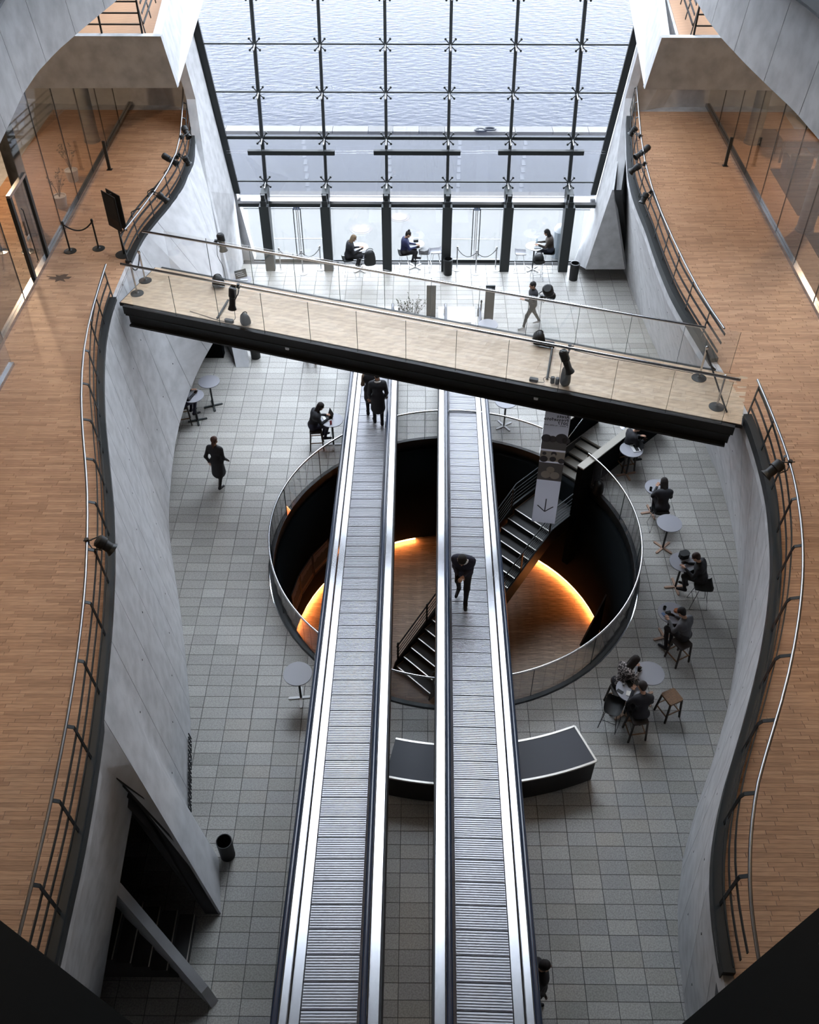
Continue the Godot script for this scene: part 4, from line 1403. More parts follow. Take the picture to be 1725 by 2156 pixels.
# ---------- inclined moving walkways
func build_travelators() -> void:
	for k in 2:
		# centre line from the measured edges of the pallets
		var near := at(-1.16, 4.16, 5.78) if k == 0 else at(1.035, 4.16, 5.78)
		var far := at(-1.28, 0.61, 24.08) if k == 0 else at(1.435, 0.61, 24.08)
		var t := thing("moving_walkway", ("inclined moving walkway carrying two people in black, with steel balustrades" if k == 0 else "inclined moving walkway carrying one man in a dark suit"), "moving walkway", at(far.x, 0, 27.2), 0, "inclined moving walkways")
		var o := t.position
		var flat := Vector3(far.x - near.x, 0, far.z - near.z).normalized()
		var slope := 0.194
		var line := func(d: float) -> Vector3:          # centre of the belt at a distance, with eased foot
			var x := lerpf(near.x, far.x, (d - 5.78) / (24.08 - 5.78))
			var h := slope * (27.2 - d)
			if d > 26.2: h = slope * pow(maxf(0.0, 28.2 - d), 2) / 4.0
			return at(x, h + 0.02, d)
		var side := Vector3(-flat.z, 0, flat.x)
		if side.x < 0: side = -side
		# pallets with ribs
		var d := 3.3
		var pitch := 0.4
		var rib := {}
		var r := RandomNumberGenerator.new()
		r.seed = 9 + k
		while d < 28.0:
			var a: Vector3 = line.call(d)
			var b: Vector3 = line.call(d + pitch)
			var dir := (b - a).normalized()
			var key := int(round(dir.y * 200))
			if not rib.has(key):
				var sp := st0()
				bx(sp, Vector3(0, -0.018, 0), Vector3(0.775, 0.02, pitch - 0.012))
				for i in 9: bx(sp, Vector3(0, -0.003, -pitch / 2 + 0.03 + i * (pitch - 0.06) / 8), Vector3(0.765, 0.012, 0.022))
				rib[key] = mesh_of(sp)
			var p := put_mesh("pallet", rib[key], M.pallet, t)
			p.transform = Transform3D(look(dir), (a + b) / 2 - o)
			d += pitch
		# truss under the belt, skirts, balustrade panels, decks and handrails
		var pts := []
		d = 2.6
		while d < 28.3:
			pts.append(line.call(d) - o)
			d += 0.5
		var body := st0()
		sweep(body, pts, [Vector2(-0.44, -0.75), Vector2(0.44, -0.75), Vector2(0.44, -0.04), Vector2(-0.44, -0.04)])
		put("truss", body, M.black, t)
		for s in [-1, 1]:
			var outer: bool = (k == 0 and s < 0) or (k == 1 and s > 0)
			var prof: Array
			var deck: Array
			var deck2: Array
			var clad: Array
			var rail := 0.0
			if outer:
				deck = [Vector2(0.395, -0.05), Vector2(0.53, -0.05), Vector2(0.53, 0.10), Vector2(0.395, 0.10)]
				deck2 = [Vector2(0.55, -0.05), Vector2(0.64, -0.05), Vector2(0.64, 0.31), Vector2(0.55, 0.29)]
				clad = [Vector2(0.64, -0.8), Vector2(0.70, -0.8), Vector2(0.70, 0.5), Vector2(0.64, 0.5)]
				rail = 0.67
			else:
				deck = [Vector2(0.395, -0.05), Vector2(0.44, -0.05), Vector2(0.44, 0.16), Vector2(0.395, 0.08)]
				deck2 = [Vector2(0.56, 0.2), Vector2(0.70, 0.2), Vector2(0.70, 0.42), Vector2(0.56, 0.42)]
				clad = [Vector2(0.46, -0.8), Vector2(0.73, -0.8), Vector2(0.73, 0.2), Vector2(0.46, 0.2)]
				rail = 0.5
			for q in [["inner_deck", deck, M.brushed], ["balustrade_panel", deck2, M.steel], ["side_cladding", clad, M.black]]:
				var sp := st0()
				var pr := []
				for v in q[1]: pr.append(Vector2(v.x * s * (1 if side.x > 0 else -1) * sweep_sign(pts), v.y))
				sweep(sp, pts, pr)
				put(q[0], sp, q[2], t)
			var hr := []
			for p in pts: hr.append(p + side * s * rail + Vector3.UP * 0.56)
			# newel: the handrail turns down at the foot
			var e: Vector3 = hr[-1]
			hr.append(e + Vector3(0, 0.0, -0.3)); hr.append(e + Vector3(0, -0.1, -0.5)); hr.append(e + Vector3(0, -0.32, -0.55)); hr.append(e + Vector3(0, -0.5, -0.4))
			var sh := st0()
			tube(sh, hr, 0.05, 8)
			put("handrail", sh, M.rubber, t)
		var sl := st0()
		bx(sl, at(far.x, 0.012, 28.7) - o, Vector3(1.3, 0.02, 1.0))
		put("landing_plate", sl, M.white, t)
func sweep_sign(pts: Array) -> float:
	var d: Vector3 = pts[1] - pts[0]
	return 1.0 if -d.z > 0 else -1.0

# ---------- bodies: a field of tapered capsules joined by a smooth minimum, meshed as surface nets
func nets(bones: Array, cell: float, k: float) -> Array:   # bones: [a, b, ra, rb, colour]; returns [points, normals, colours, indices]
	var lo := Vector3(1e9, 1e9, 1e9)
	var hi := -lo
	for b in bones:
		var r := maxf(b[2], b[3]) + 2.5 * cell
		for p in [b[0], b[1]]:
			lo = lo.min(p - Vector3(r, r, r)); hi = hi.max(p + Vector3(r, r, r))
	var nx := int((hi.x - lo.x) / cell) + 2
	var ny := int((hi.y - lo.y) / cell) + 2
	var nz := int((hi.z - lo.z) / cell) + 2
	var total := nx * ny * nz
	var field := PackedFloat32Array(); field.resize(total); field.fill(9.0)
	var best := PackedFloat32Array(); best.resize(total); best.fill(9.0)
	var owner_ := PackedInt32Array(); owner_.resize(total)
	for bi in bones.size():
		var b: Array = bones[bi]
		var a: Vector3 = b[0]
		var e: Vector3 = b[1]
		var ra: float = b[2]
		var rb: float = b[3]
		var ab := e - a
		var ll := maxf(ab.length_squared(), 1e-8)
		var m := maxf(ra, rb) + k + cell
		var l := ((a.min(e) - Vector3(m, m, m) - lo) / cell).floor().max(Vector3.ZERO)
		var h := ((a.max(e) + Vector3(m, m, m) - lo) / cell).ceil().min(Vector3(nx - 1, ny - 1, nz - 1))
		for z in range(int(l.z), int(h.z) + 1):
			for y in range(int(l.y), int(h.y) + 1):
				var row := (z * ny + y) * nx
				for x in range(int(l.x), int(h.x) + 1):
					var p := lo + Vector3(x, y, z) * cell - a
					var t := clampf(p.dot(ab) / ll, 0.0, 1.0)
					var d := (p - ab * t).length() - ra - (rb - ra) * t
					var i := row + x
					var f := field[i]
					var q := maxf(k - absf(f - d), 0.0) / k
					field[i] = minf(f, d) - q * q * k * 0.25
					if d < best[i]:
						best[i] = d
						owner_[i] = bi
	var ids := PackedInt32Array(); ids.resize(total); ids.fill(-1)
	var pts := PackedVector3Array()
	var nrm := PackedVector3Array()
	var col := PackedColorArray()
	var idx := PackedInt32Array()
	var sy := nx
	var sz := nx * ny
	var corner := [0, 1, sy, sy + 1, sz, sz + 1, sz + sy, sz + sy + 1]
	for z in nz - 1:
		for y in ny - 1:
			var base := (z * ny + y) * nx
			for x in nx - 1:
				var i := base + x
				var f0 := field[i]
				if f0 > 0.1 or f0 < -0.1: continue
				var n := 0
				for c in 8:
					if field[i + corner[c]] < 0.0: n += 1
				if n == 0 or n == 8: continue
				var sum := Vector3.ZERO
				var cnt := 0
				for c in 8:
					for ax in 3:
						if c & (1 << ax): continue
						var c2 := c | (1 << ax)
						var fa := field[i + corner[c]]
						var fb := field[i + corner[c2]]
						if (fa < 0.0) == (fb < 0.0): continue
						var pa := Vector3(c & 1, (c >> 1) & 1, c >> 2)
						pa[ax] += fa / (fa - fb)
						sum += pa
						cnt += 1
				var g := Vector3(field[i + 1] - f0, field[i + sy] - f0, field[i + sz] - f0)
				ids[i] = pts.size()
				pts.append(lo + (Vector3(x, y, z) + sum / cnt) * cell)
				nrm.append(g.normalized() if g.length() > 1e-6 else Vector3.UP)
				col.append(bones[owner_[i]][4])
	for z in range(1, nz - 1):
		for y in range(1, ny - 1):
			for x in range(1, nx - 1):
				var i := (z * ny + y) * nx + x
				var f0 := field[i]
				if f0 > 0.1 or f0 < -0.1: continue
				var inside := f0 < 0.0
				for ax in 3:
					var st: int = [1, sy, sz][ax]
					if (field[i + st] < 0.0) == inside: continue
					var u: int = [sy, sz, 1][ax]
					var v: int = [sz, 1, sy][ax]
					var q0 := ids[i - u - v]; var q1 := ids[i - v]; var q2 := ids[i]; var q3 := ids[i - u]
					if q0 < 0 or q1 < 0 or q2 < 0 or q3 < 0: continue
					if inside: idx.append_array(PackedInt32Array([q0, q2, q1, q0, q3, q2]))
					else: idx.append_array(PackedInt32Array([q0, q1, q2, q0, q2, q3]))
	return [pts, nrm, col, idx]
func join(into: Array, add: Array, xf: Transform3D, tint: Variant = null) -> void:
	var base: int = into[0].size()
	var p: PackedVector3Array = into[0]
	var n: PackedVector3Array = into[1]
	var c: PackedColorArray = into[2]
	var ix: PackedInt32Array = into[3]
	for i in add[0].size():
		p.append(xf * add[0][i])
		n.append((xf.basis * add[1][i]).normalized())
		c.append(add[2][i] if tint == null else tint)
	for i in add[3]: ix.append(base + i)
	into[0] = p; into[1] = n; into[2] = c; into[3] = ix
func net_mesh(a: Array) -> ArrayMesh:
	var arr := []
	arr.resize(Mesh.ARRAY_MAX)
	arr[Mesh.ARRAY_VERTEX] = a[0]
	arr[Mesh.ARRAY_NORMAL] = a[1]
	arr[Mesh.ARRAY_COLOR] = a[2]
	arr[Mesh.ARRAY_INDEX] = a[3]
	var m := ArrayMesh.new()
	m.add_surface_from_arrays(Mesh.PRIMITIVE_TRIANGLES, arr)
	return m
var head_net: Array
var hand_net: Array
var hair_nets := {}
var face_mesh: ArrayMesh
const SKIN := Color(0.45, 0.26, 0.18)
func make_body_parts() -> void:
	# head: origin at its middle, face towards -z
	var s := SKIN
	head_net = nets([
		[Vector3(0, 0.035, 0.012), Vector3(0, 0.03, -0.01), 0.088, 0.082, s],
		[Vector3(0, -0.02, -0.02), Vector3(0, -0.085, -0.055), 0.066, 0.036, s],
		[Vector3(-0.035, -0.06, -0.03), Vector3(0.035, -0.06, -0.03), 0.04, 0.04, s],
		[Vector3(0, 0.0, -0.092), Vector3(0, -0.03, -0.108), 0.010, 0.016, s],
		[Vector3(-0.03, 0.012, -0.083), Vector3(0.03, 0.012, -0.083), 0.014, 0.014, s],
		[Vector3(-0.088, 0.01, 0.01), Vector3(-0.088, -0.025, 0.005), 0.016, 0.012, s],
		[Vector3(0.088, 0.01, 0.01), Vector3(0.088, -0.025, 0.005), 0.016, 0.012, s],
		[Vector3(0, -0.05, 0.015), Vector3(0, -0.15, 0.03), 0.055, 0.056, s]], 0.011, 0.02)
	# hand: wrist at the origin, fingers towards -z, palm down, thumb on -x
	var hb := [[Vector3(0, 0, 0.02), Vector3(0, 0, -0.02), 0.024, 0.026, s], [Vector3(-0.02, 0, -0.04), Vector3(0.02, 0, -0.04), 0.018, 0.017, s], [Vector3(-0.026, 0, -0.075), Vector3(0.026, 0, -0.07), 0.014, 0.013, s]]
	for f in [[-0.030, 0.030, 0.024, 0.022], [-0.010, 0.034, 0.026, 0.022], [0.010, 0.031, 0.025, 0.021], [0.029, 0.025, 0.019, 0.018]]:
		var p0 := Vector3(f[0], 0, -0.082)
		var p1 := p0 + Vector3(f[0] * 0.15, -0.006, -f[1])
		var p2 := p1 + Vector3(0, -0.014, -f[2])
		var p3 := p2 + Vector3(0, -0.016, -f[3] * 0.7)
		hb.append([p0, p1, 0.0092, 0.0086, s]); hb.append([p1, p2, 0.0086, 0.008, s]); hb.append([p2, p3, 0.008, 0.007, s])
	hb.append([Vector3(-0.024, -0.004, -0.02), Vector3(-0.05, -0.012, -0.05), 0.014, 0.011, s])
	hb.append([Vector3(-0.05, -0.012, -0.05), Vector3(-0.056, -0.02, -0.08), 0.010, 0.009, s])
	hand_net = nets(hb, 0.0055, 0.006)
	var w := Color(1, 1, 1)
	var cap := [[Vector3(0, 0.05, 0.022), Vector3(0, 0.045, -0.005), 0.094, 0.088, w], [Vector3(0, 0.0, 0.045), Vector3(0, -0.03, 0.05), 0.07, 0.055, w]]
	hair_nets.short = nets(cap, 0.014, 0.03)
	var lng := cap.duplicate()
	lng.append_array([[Vector3(-0.06, 0, 0.03), Vector3(-0.075, -0.2, 0.03), 0.045, 0.035, w], [Vector3(0.06, 0, 0.03), Vector3(0.075, -0.2, 0.03), 0.045, 0.035, w], [Vector3(0, 0, 0.06), Vector3(0, -0.25, 0.075), 0.06, 0.05, w]])
	hair_nets.long = nets(lng, 0.014, 0.03)
	var bun := cap.duplicate()
	bun.append([Vector3(0, 0.14, 0.03), Vector3(0, 0.16, 0.035), 0.045, 0.04, w])
	hair_nets.bun = nets(bun, 0.014, 0.015)
	var tail := cap.duplicate()
	tail.append_array([[Vector3(0, 0.02, 0.1), Vector3(0, -0.04, 0.12), 0.032, 0.035, w], [Vector3(0, -0.04, 0.12), Vector3(0, -0.26, 0.1), 0.035, 0.016, w]])
	hair_nets.tail = nets(tail, 0.014, 0.02)
	var hat := [[Vector3(0, 0.06, 0.015), Vector3(0, 0.05, 0.0), 0.105, 0.105, w], [Vector3(0, 0.09, 0.0), Vector3(0, 0.12, 0.0), 0.09, 0.06, w]]
	hair_nets.hat = nets(hat, 0.014, 0.03)
	var st := st0()
	for e in [-0.031, 0.031]:
		rounded(st, Vector3(0.024, 0.011, 0.008), 0.003, Transform3D(Basis(), Vector3(e, 0.0, -0.092)))
		rounded(st, Vector3(0.034, 0.007, 0.008), 0.002, Transform3D(Basis(), Vector3(e, 0.02, -0.096)))
	rounded(st, Vector3(0.042, 0.01, 0.008), 0.003, Transform3D(Basis(), Vector3(0, -0.063, -0.092)))
	face_mesh = mesh_of(st)
func hand_basis(dir: Vector3) -> Basis:
	return look(-dir, Vector3.UP)
# pose: "walk", "stand" or "sit"; o: stride, lean, seat, hands (two places), look (pitch of the head, radians), turn (yaw of the head), coat length, colours
func person(label: String, where: Vector3, turn: float, pose: String, o: Dictionary) -> Node3D:
	var k: float = o.get("size", 1.0)
	var top: Color = o.get("top", Color(0.012, 0.014, 0.016))
	var low: Color = o.get("legs", Color(0.012, 0.013, 0.016))
	var shoe: Color = o.get("shoes", Color(0.01, 0.01, 0.012))
	var sleeve: Color = o.get("sleeve", top)
	var lean: float = o.get("lean", 0.03)
	var bend: float = o.get("bend", 0.0)
	var pel: Vector3
	var kn := []
	var an := []
	var hip := []
	var toe := []
	if pose == "sit":
		var hs: float = o.get("seat", 0.68)
		pel = Vector3(0, hs + 0.115, 0.03)
		var fy: float = maxf(0.075, hs - 0.36) if o.get("feet", 0.0) == 0.0 else o.feet
		for s in [-1, 1]:
			hip.append(pel + Vector3(s * 0.09, -0.02, 0))
			kn.append(pel + Vector3(s * 0.115, -0.03, -0.43))
			var cross: float = o.get("cross", 0.0) * (1.0 if s > 0 else 0.0)
			an.append(Vector3(s * 0.1, fy + cross, -0.30 - 0.35 * cross))
			toe.append(an[-1] + Vector3(s * 0.02, -0.045, -0.17))
	else:
		var st: float = o.get("stride", 0.0)
		pel = Vector3(0, 0.95 - absf(st) * 0.06, 0)
		for i in 2:
			var s := -1 if i == 0 else 1
			var z := -st * 0.5 if i == 0 else st * 0.5
			hip.append(pel + Vector3(s * 0.09, -0.03, 0))
			var lift := 0.07 if z > 0.08 else 0.0
			an.append(Vector3(s * 0.095, 0.09 + lift, z + 0.02))
			kn.append((hip[-1] + an[-1]) * 0.5 + Vector3(s * 0.01, 0.02, -0.05 - 0.1 * lift * 8.0 * 0.2))
			toe.append(an[-1] + Vector3(s * 0.03, -0.05 - lift * 0.6, -0.17))
	var up := Vector3(sin(bend), cos(lean) * cos(bend), -sin(lean)).normalized()
	var chest: Vector3 = pel + up * 0.36
	var neck: Vector3 = pel + up * 0.53 + Vector3(0, 0, -0.02)
	var hp: float = o.get("look", 0.1)
	var hy: float = o.get("turn", 0.0)
	var hb := Basis(Vector3.UP, hy) * Basis(Vector3.RIGHT, -hp)
	var head: Vector3 = neck + hb * Vector3(0, 0.15, -0.015)
	var sh := [chest + Vector3(-0.185, 0.08, 0), chest + Vector3(0.185, 0.08, 0)]
	var hands: Array
	if o.has("hands"): hands = o.hands
	elif pose == "sit": hands = [Vector3(-0.1, 1.0, pel.z - 0.44), Vector3(0.12, 1.0, pel.z - 0.42)]
	else:
		var sw: float = o.get("stride", 0.0) * 0.22
		hands = [Vector3(-0.23, pel.y - 0.13, sw - 0.06), Vector3(0.23, pel.y - 0.13, -sw - 0.06)]
	var bones := []
	var coat: float = o.get("coat", 0.0)
	bones.append([pel + Vector3(-0.07, 0, 0), pel + Vector3(0.07, 0, 0), 0.125, 0.125, low if coat == 0.0 and not o.get("long_top", false) else top])
	bones.append([pel + up * 0.02, chest, 0.13, 0.15, top])
	bones.append([chest + Vector3(-0.09, 0.02, 0), chest + Vector3(0.09, 0.02, 0), 0.135, 0.135, top])
	bones.append([chest + Vector3(-0.13, 0.1, 0.01), chest + Vector3(0.13, 0.1, 0.01), 0.07, 0.07, top])
	bones.append([chest + Vector3(0, 0.08, 0), neck, 0.09, 0.06, top])
	if coat > 0.0:
		if pose == "sit":
			for i in 2: bones.append([hip[i], kn[i], 0.12, 0.11, top])
		else:
			bones.append([pel, pel + Vector3(0, -coat, 0.0), 0.165, 0.2, top])
	for i in 2:
		bones.append([hip[i], kn[i], 0.092, 0.064, low])
		bones.append([kn[i], an[i], 0.062, 0.042, low])
		bones.append([an[i] + Vector3(0, -0.03, 0.03), toe[i], 0.043, 0.036, shoe])
		var h: Vector3 = hands[i]
		var s0: Vector3 = sh[i]
		var reach := h - s0
		var len := reach.length()
		if len > 0.5:
			h = s0 + reach * (0.5 / len)
			reach = h - s0
			len = 0.5
		var mid := s0 + reach * 0.5
		var pole := Vector3((-1 if i == 0 else 1) * (0.55 if pose == "sit" else 0.25), -0.5, 0.8)
		pole = (pole - reach.normalized() * pole.dot(reach.normalized())).normalized()
		var elb := mid + pole * sqrt(maxf(0.0, 0.28 * 0.28 - len * len * 0.25))
		bones.append([s0, elb, 0.062, 0.05, sleeve])
		bones.append([elb, h, 0.05, 0.036, sleeve])
		hands[i] = [h, (h - elb).normalized()]
	var body := nets(bones, 0.021, 0.045)
	if o.has("pattern"):
		var pr := RandomNumberGenerator.new()
		pr.seed = 4
		for i in body[0].size():
			if body[2][i] == top and pr.randf() < 0.35: body[2][i] = o.pattern
	for i in 2:
		var hbs := hand_basis(hands[i][1])
		if i == 1: hbs = hbs * Basis(Vector3(-1, 0, 0), Vector3.UP, Vector3(0, 0, 1))
		join(body, hand_net, Transform3D(hbs, hands[i][0] + hands[i][1] * 0.02))
	join(body, head_net, Transform3D(hb, head))
	var t := thing("person", label, "person", where, turn, o.get("group", ""))
	t.scale = Vector3(k, k, k)
	put_mesh("body", net_mesh(body), M.person, t)
	var hr := put_mesh("hair" if o.get("hair", "short") != "hat" else "hat", net_mesh(hair_nets[o.get("hair", "short")]), mat(o.get("hair_color", Color(0.10, 0.08, 0.07)), 0.8), t)
	hr.transform = Transform3D(hb, head)
	var fc := put_mesh("face", face_mesh, mat(Color(0.25, 0.14, 0.12), 0.7), t)
	fc.transform = Transform3D(hb, head)
	if o.has("collar"):
		var sc := st0()
		var ring := []
		for a in 16: ring.append(Vector3(cos(TAU * a / 16) * 0.085, 0.02 * sin(TAU * a / 16), sin(TAU * a / 16) * 0.085 + 0.01))
		tube(sc, ring, 0.028, 8, true)
		var co := put("collar", sc, mat(o.collar, 0.9), t)
		co.position = neck + Vector3(0, -0.03, 0)
	return t

# ---------- furniture
func bar_table(p: Vector3, label: String, top_mat: Material, foot_mat: Material, turn := 0.0) -> Node3D:
	var t := thing("bar_table", label, "table", Vector3(p.x, 0, p.z), turn, "round bar tables")
	var st := st0()
	disc(st, 0.33, 0.93, 0.955, 40)
	put("table_top", st, top_mat, t)
	var sp := st0()
	tube(sp, [Vector3(0, 0.03, 0), Vector3(0, 0.93, 0)], 0.028, 12)
	put("pole", sp, M.frame_dark, t)
	for k in 4:
		var sf := st0()
		var b := Basis(Vector3.UP, PI / 2 * k)
		var pl := PackedVector2Array([Vector2(0.0, -0.03), Vector2(0.27, -0.03), Vector2(0.295, -0.015), Vector2(0.295, 0.015), Vector2(0.27, 0.03), Vector2(0.0, 0.03)])
		prism(sf, pl, 0.0, 0.03, Transform3D(b, Vector3.ZERO))
		put("foot", sf, foot_mat, t)
	return t
func wood_stool(p: Vector3, turn: float, label: String, dark := false) -> Node3D:
	var t := thing("wooden_stool", label, "stool", Vector3(p.x, 0, p.z), turn, "square wooden bar stools")
	var st := st0()
	rounded(st, Vector3(0.36, 0.05, 0.36), 0.025, Transform3D(Basis(), Vector3(0, 0.655, 0)))
	put("seat", st, M.stool_dark if dark else M.stool_wood, t)
	for x in [-1, 1]:
		for z in [-1, 1]:
			var sl := st0()
			bar(sl, Vector3(x * 0.2, 0, z * 0.2), Vector3(x * 0.155, 0.64, z * 0.155), 0.036, 0.036, Vector3.BACK)
			put("leg", sl, M.stool_dark, t)
	for k in 4:
		var sr := st0()
		var b := Basis(Vector3.UP, PI / 2 * k)
		var y := 0.2 if k % 2 else 0.28
		bar(sr, b * Vector3(-0.18, y, 0.182), b * Vector3(0.18, y, 0.182), 0.02, 0.03)
		put("rung", sr, M.stool_wood, t)
	return t
func shell_chair(p: Vector3, turn: float, label: String, shell: Material, wire: Material, seat := 0.7) -> Node3D:
	var t := thing("shell_chair", label, "chair", Vector3(p.x, 0, p.z), turn, "shell bar chairs on wire legs")
	var st := st0()
	st.set_smooth_group(0)
	var n := 10
	var grid := []
	for i in n + 1:
		var row := []
		for j in n + 1:
			var u := (float(i) / n - 0.5) * 2.0
			var v := float(j) / n
			var z := lerpf(-0.2, 0.2, minf(1.0, v * 1.35))
			var y := 0.02 * u * u + 0.06 * pow(absf(u), 3)
			if v > 0.6: y += pow((v - 0.6) / 0.4, 1.5) * 0.17 * (1.0 - 0.35 * u * u)
			row.append(Vector3(u * 0.21 * sqrt(1.0 - 0.35 * pow(absf(v * 2.0 - 1.0), 3)), seat + y, z + (0.03 if v > 0.6 else 0.0) * (v - 0.6)))
		grid.append(row)
	for i in n:
		for j in n:
			quad(st, grid[i][j], grid[i][j + 1], grid[i + 1][j + 1], grid[i + 1][j])
			var dn := Vector3(0, -0.014, 0)
			quad(st, grid[i][j] + dn, grid[i + 1][j] + dn, grid[i + 1][j + 1] + dn, grid[i][j + 1] + dn)
	put("seat_shell", st, shell, t)
	for s in [-1, 1]:
		var sl := st0()
		tube(sl, [Vector3(s * 0.12, seat - 0.01, -0.1), Vector3(s * 0.2, 0.012, -0.23), Vector3(s * 0.2, 0.012, 0.21), Vector3(s * 0.12, seat - 0.01, 0.1)], 0.008, 6)
		put("sled_leg", sl, wire, t)
	for z in [-1, 1]:
		var sc := st0()
		tube(sc, [Vector3(-0.165, 0.28, z * 0.17), Vector3(0.165, 0.28, z * 0.17)], 0.007, 6)
		put("cross_bar", sc, wire, t)
	return t
func laptop(p: Vector3, turn: float, label: String) -> void:
	var t := thing("laptop", label, "laptop", p, turn)
	var st := st0()
	rounded(st, Vector3(0.32, 0.014, 0.22), 0.01, Transform3D(Basis(), Vector3(0, 0.008, 0)))
	put("base", st, M.white, t)
	var sk := st0()
	bx(sk, Vector3(0, 0.016, -0.02), Vector3(0.28, 0.003, 0.1))
	put("keyboard", sk, M.black, t)
	var sc := st0()
	rounded(sc, Vector3(0.32, 0.21, 0.008), 0.008, Transform3D(Basis(Vector3.RIGHT, -0.3), Vector3(0, 0.112, -0.14)))
	put("lid", sc, M.black, t)
func small(called: String, label: String, category: String, p: Vector3, size: Vector3, m: Material, turn := 0.0, bev := 0.01) -> Node3D:
	var st := st0()
	rounded(st, size, minf(bev, size.x * 0.4), Transform3D(Basis(), Vector3(0, size.y / 2, 0)))
	var o := put(called, st, m)
	o.position = p
	o.rotation.y = turn
	tag(o, label, category)
	return o
func cup(label: String, p: Vector3, m: Material, r := 0.035, h := 0.1) -> void:
	var st := st0()
	lathe(st, [Vector2(0.001, 0), Vector2(r * 0.8, 0), Vector2(r, h), Vector2(r * 0.85, h), Vector2(r * 0.7, 0.01), Vector2(0.001, 0.01)], 16)
	var o := put("cup", st, m)
	o.position = p
	tag(o, label, "cup")
func stanchion(p: Vector3, label: String, group: String, pole: Material, foot: Material, h := 0.84) -> Node3D:
	var t := thing("barrier_post", label, "barrier post", p, 0, group)
	var st := st0()
	lathe(st, [Vector2(0.001, 0), Vector2(0.17, 0), Vector2(0.17, 0.012), Vector2(0.05, 0.03), Vector2(0.028, 0.05), Vector2(0.001, 0.05)], 28)
	put("foot_plate", st, foot, t)
	var sp := st0()
	tube(sp, [Vector3(0, 0.03, 0), Vector3(0, h, 0)], 0.024, 12)
	put("pole", sp, pole, t)
	var sc := st0()
	lathe(sc, [Vector2(0.03, h - 0.05), Vector2(0.036, h - 0.03), Vector2(0.036, h + 0.02), Vector2(0.02, h + 0.04), Vector2(0.001, h + 0.045)], 16)
	put("head", sc, pole, t)
	return t
func rope(a: Vector3, b: Vector3, sag: float, label: String, r := 0.016, group := "") -> void:
	var pts := []
	for k in 15:
		var u := k / 14.0
		pts.append(a.lerp(b, u) - Vector3(0, sag * 4.0 * u * (1.0 - u), 0) - a)
	var st := st0()
	tube(st, pts, r, 8)
	var o := put("barrier_rope", st, M.black)
	o.position = a
	tag(o, label, "rope", group)
# theatre spotlight from its back (a) to its lens (b), clamped at c
func spotlight(a: Vector3, b: Vector3, c: Vector3, label: String, r := 0.085) -> void:
	var t := thing("stage_spotlight", label, "spotlight", c, 0, "stage spotlights")
	var d := (b - a).normalized()
	var l := a.distance_to(b)
	var z := look(d)
	var xf := Transform3D(Basis(z.x, z.z, -z.y), a - c)     # y runs along the barrel
	var st := st0()
	lathe(st, [Vector2(0.001, 0), Vector2(r * 0.7, 0), Vector2(r, l * 0.08), Vector2(r, l * 0.42), Vector2(r * 0.8, l * 0.46), Vector2(r * 0.8, l * 0.86)], 16, xf)
	put("lamp_housing", st, M.black, t)
	var s2 := st0()
	lathe(s2, [Vector2(r * 0.82, l * 0.82), Vector2(r * 1.12, l), Vector2(r * 1.02, l), Vector2(r * 0.7, l * 0.85), Vector2(0.001, l * 0.85)], 16, xf)
	put("lens_hood", s2, M.steel_dark, t)
	var m := (a + b) / 2 - c
	var sx := z.x
	var sy := st0()
	for s in [-1.0, 1.0]:
		tube(sy, [m + sx * s * (r + 0.02), m + sx * s * (r + 0.02) + (-m).normalized() * m.length() * 0.55, Vector3(0, -0.01, 0)], 0.012, 6)
	put("yoke", sy, M.black, t)
	var sc := st0()
	rounded(sc, Vector3(0.07, 0.11, 0.07), 0.015, Transform3D(Basis(), Vector3.ZERO))
	tube(sc, [Vector3(-0.06, 0, 0), Vector3(0.09, 0.02, 0)], 0.012, 6)
	put("clamp", sc, M.steel_dark, t)
	var cable := []
	for k in 8:
		var u := k / 7.0
		cable.append((a - c).lerp(Vector3(0.02, -0.05, 0.02), u) - Vector3(0, 0.22 * sin(PI * u), 0))
	var sk := st0()
	tube(sk, cable, 0.006, 5)
	put("cable", sk, M.black, t)
func loose_cable(pts: Array, label: String, r := 0.007) -> void:
	var o := pts[0] as Vector3
	var q := []
	for p in pts: q.append(p - o)
	var st := st0()
	tube(st, smooth(resample(q, 0.05), 2), r, 5)
	var m := put("cable", st, M.black)
	m.position = o
	tag(m, label, "cable")
func pouch(p: Vector3, size: Vector3, label: String, called := "weight_bag", turn := 0.0, category := "bag", strap := true) -> void:
	var t := thing(called, label, category, p, turn)
	var h := size * 0.5
	var st := st0()
	st.set_smooth_group(0)
	var n := 12
	for i in 8:
		for k in n:
			var q := []
			for e in [[i, k], [i + 1, k], [i + 1, k + 1], [i, k + 1]]:
				var v: float = PI * e[0] / 8.0
				var u: float = TAU * e[1] / n
				var sq := func(x: float) -> float: return signf(x) * pow(absf(x), 0.6)
				q.append(Vector3(sq.call(cos(u)) * sq.call(sin(v)) * h.x * (0.75 + 0.25 * cos(PI - v)), h.y - sq.call(cos(v)) * -h.y, sq.call(sin(u)) * sq.call(sin(v)) * h.z))
			quad(st, q[0], q[3], q[2], q[1])
	put("bag_body", st, M.black, t)
	if strap:
		var ring := []
		for k in 9: ring.append(Vector3(cos(PI * k / 8) * h.x * 0.45, size.y - 0.01 + sin(PI * k / 8) * 0.07, 0))
		var ss := st0()
		tube(ss, ring, 0.012, 6)
		put("handle", ss, M.black, t)

# ---------- all the loose things
func on_table(px: float, py: float) -> Vector3:
	return gp(px, py, 0.956)
func build_details() -> void:
	make_body_parts()
	build_lettering()
	build_desk()
	build_cafe()
	build_people()
	build_barriers()
	build_spots()
	build_foyer()
	build_gallery_things()
	build_side_stairs()

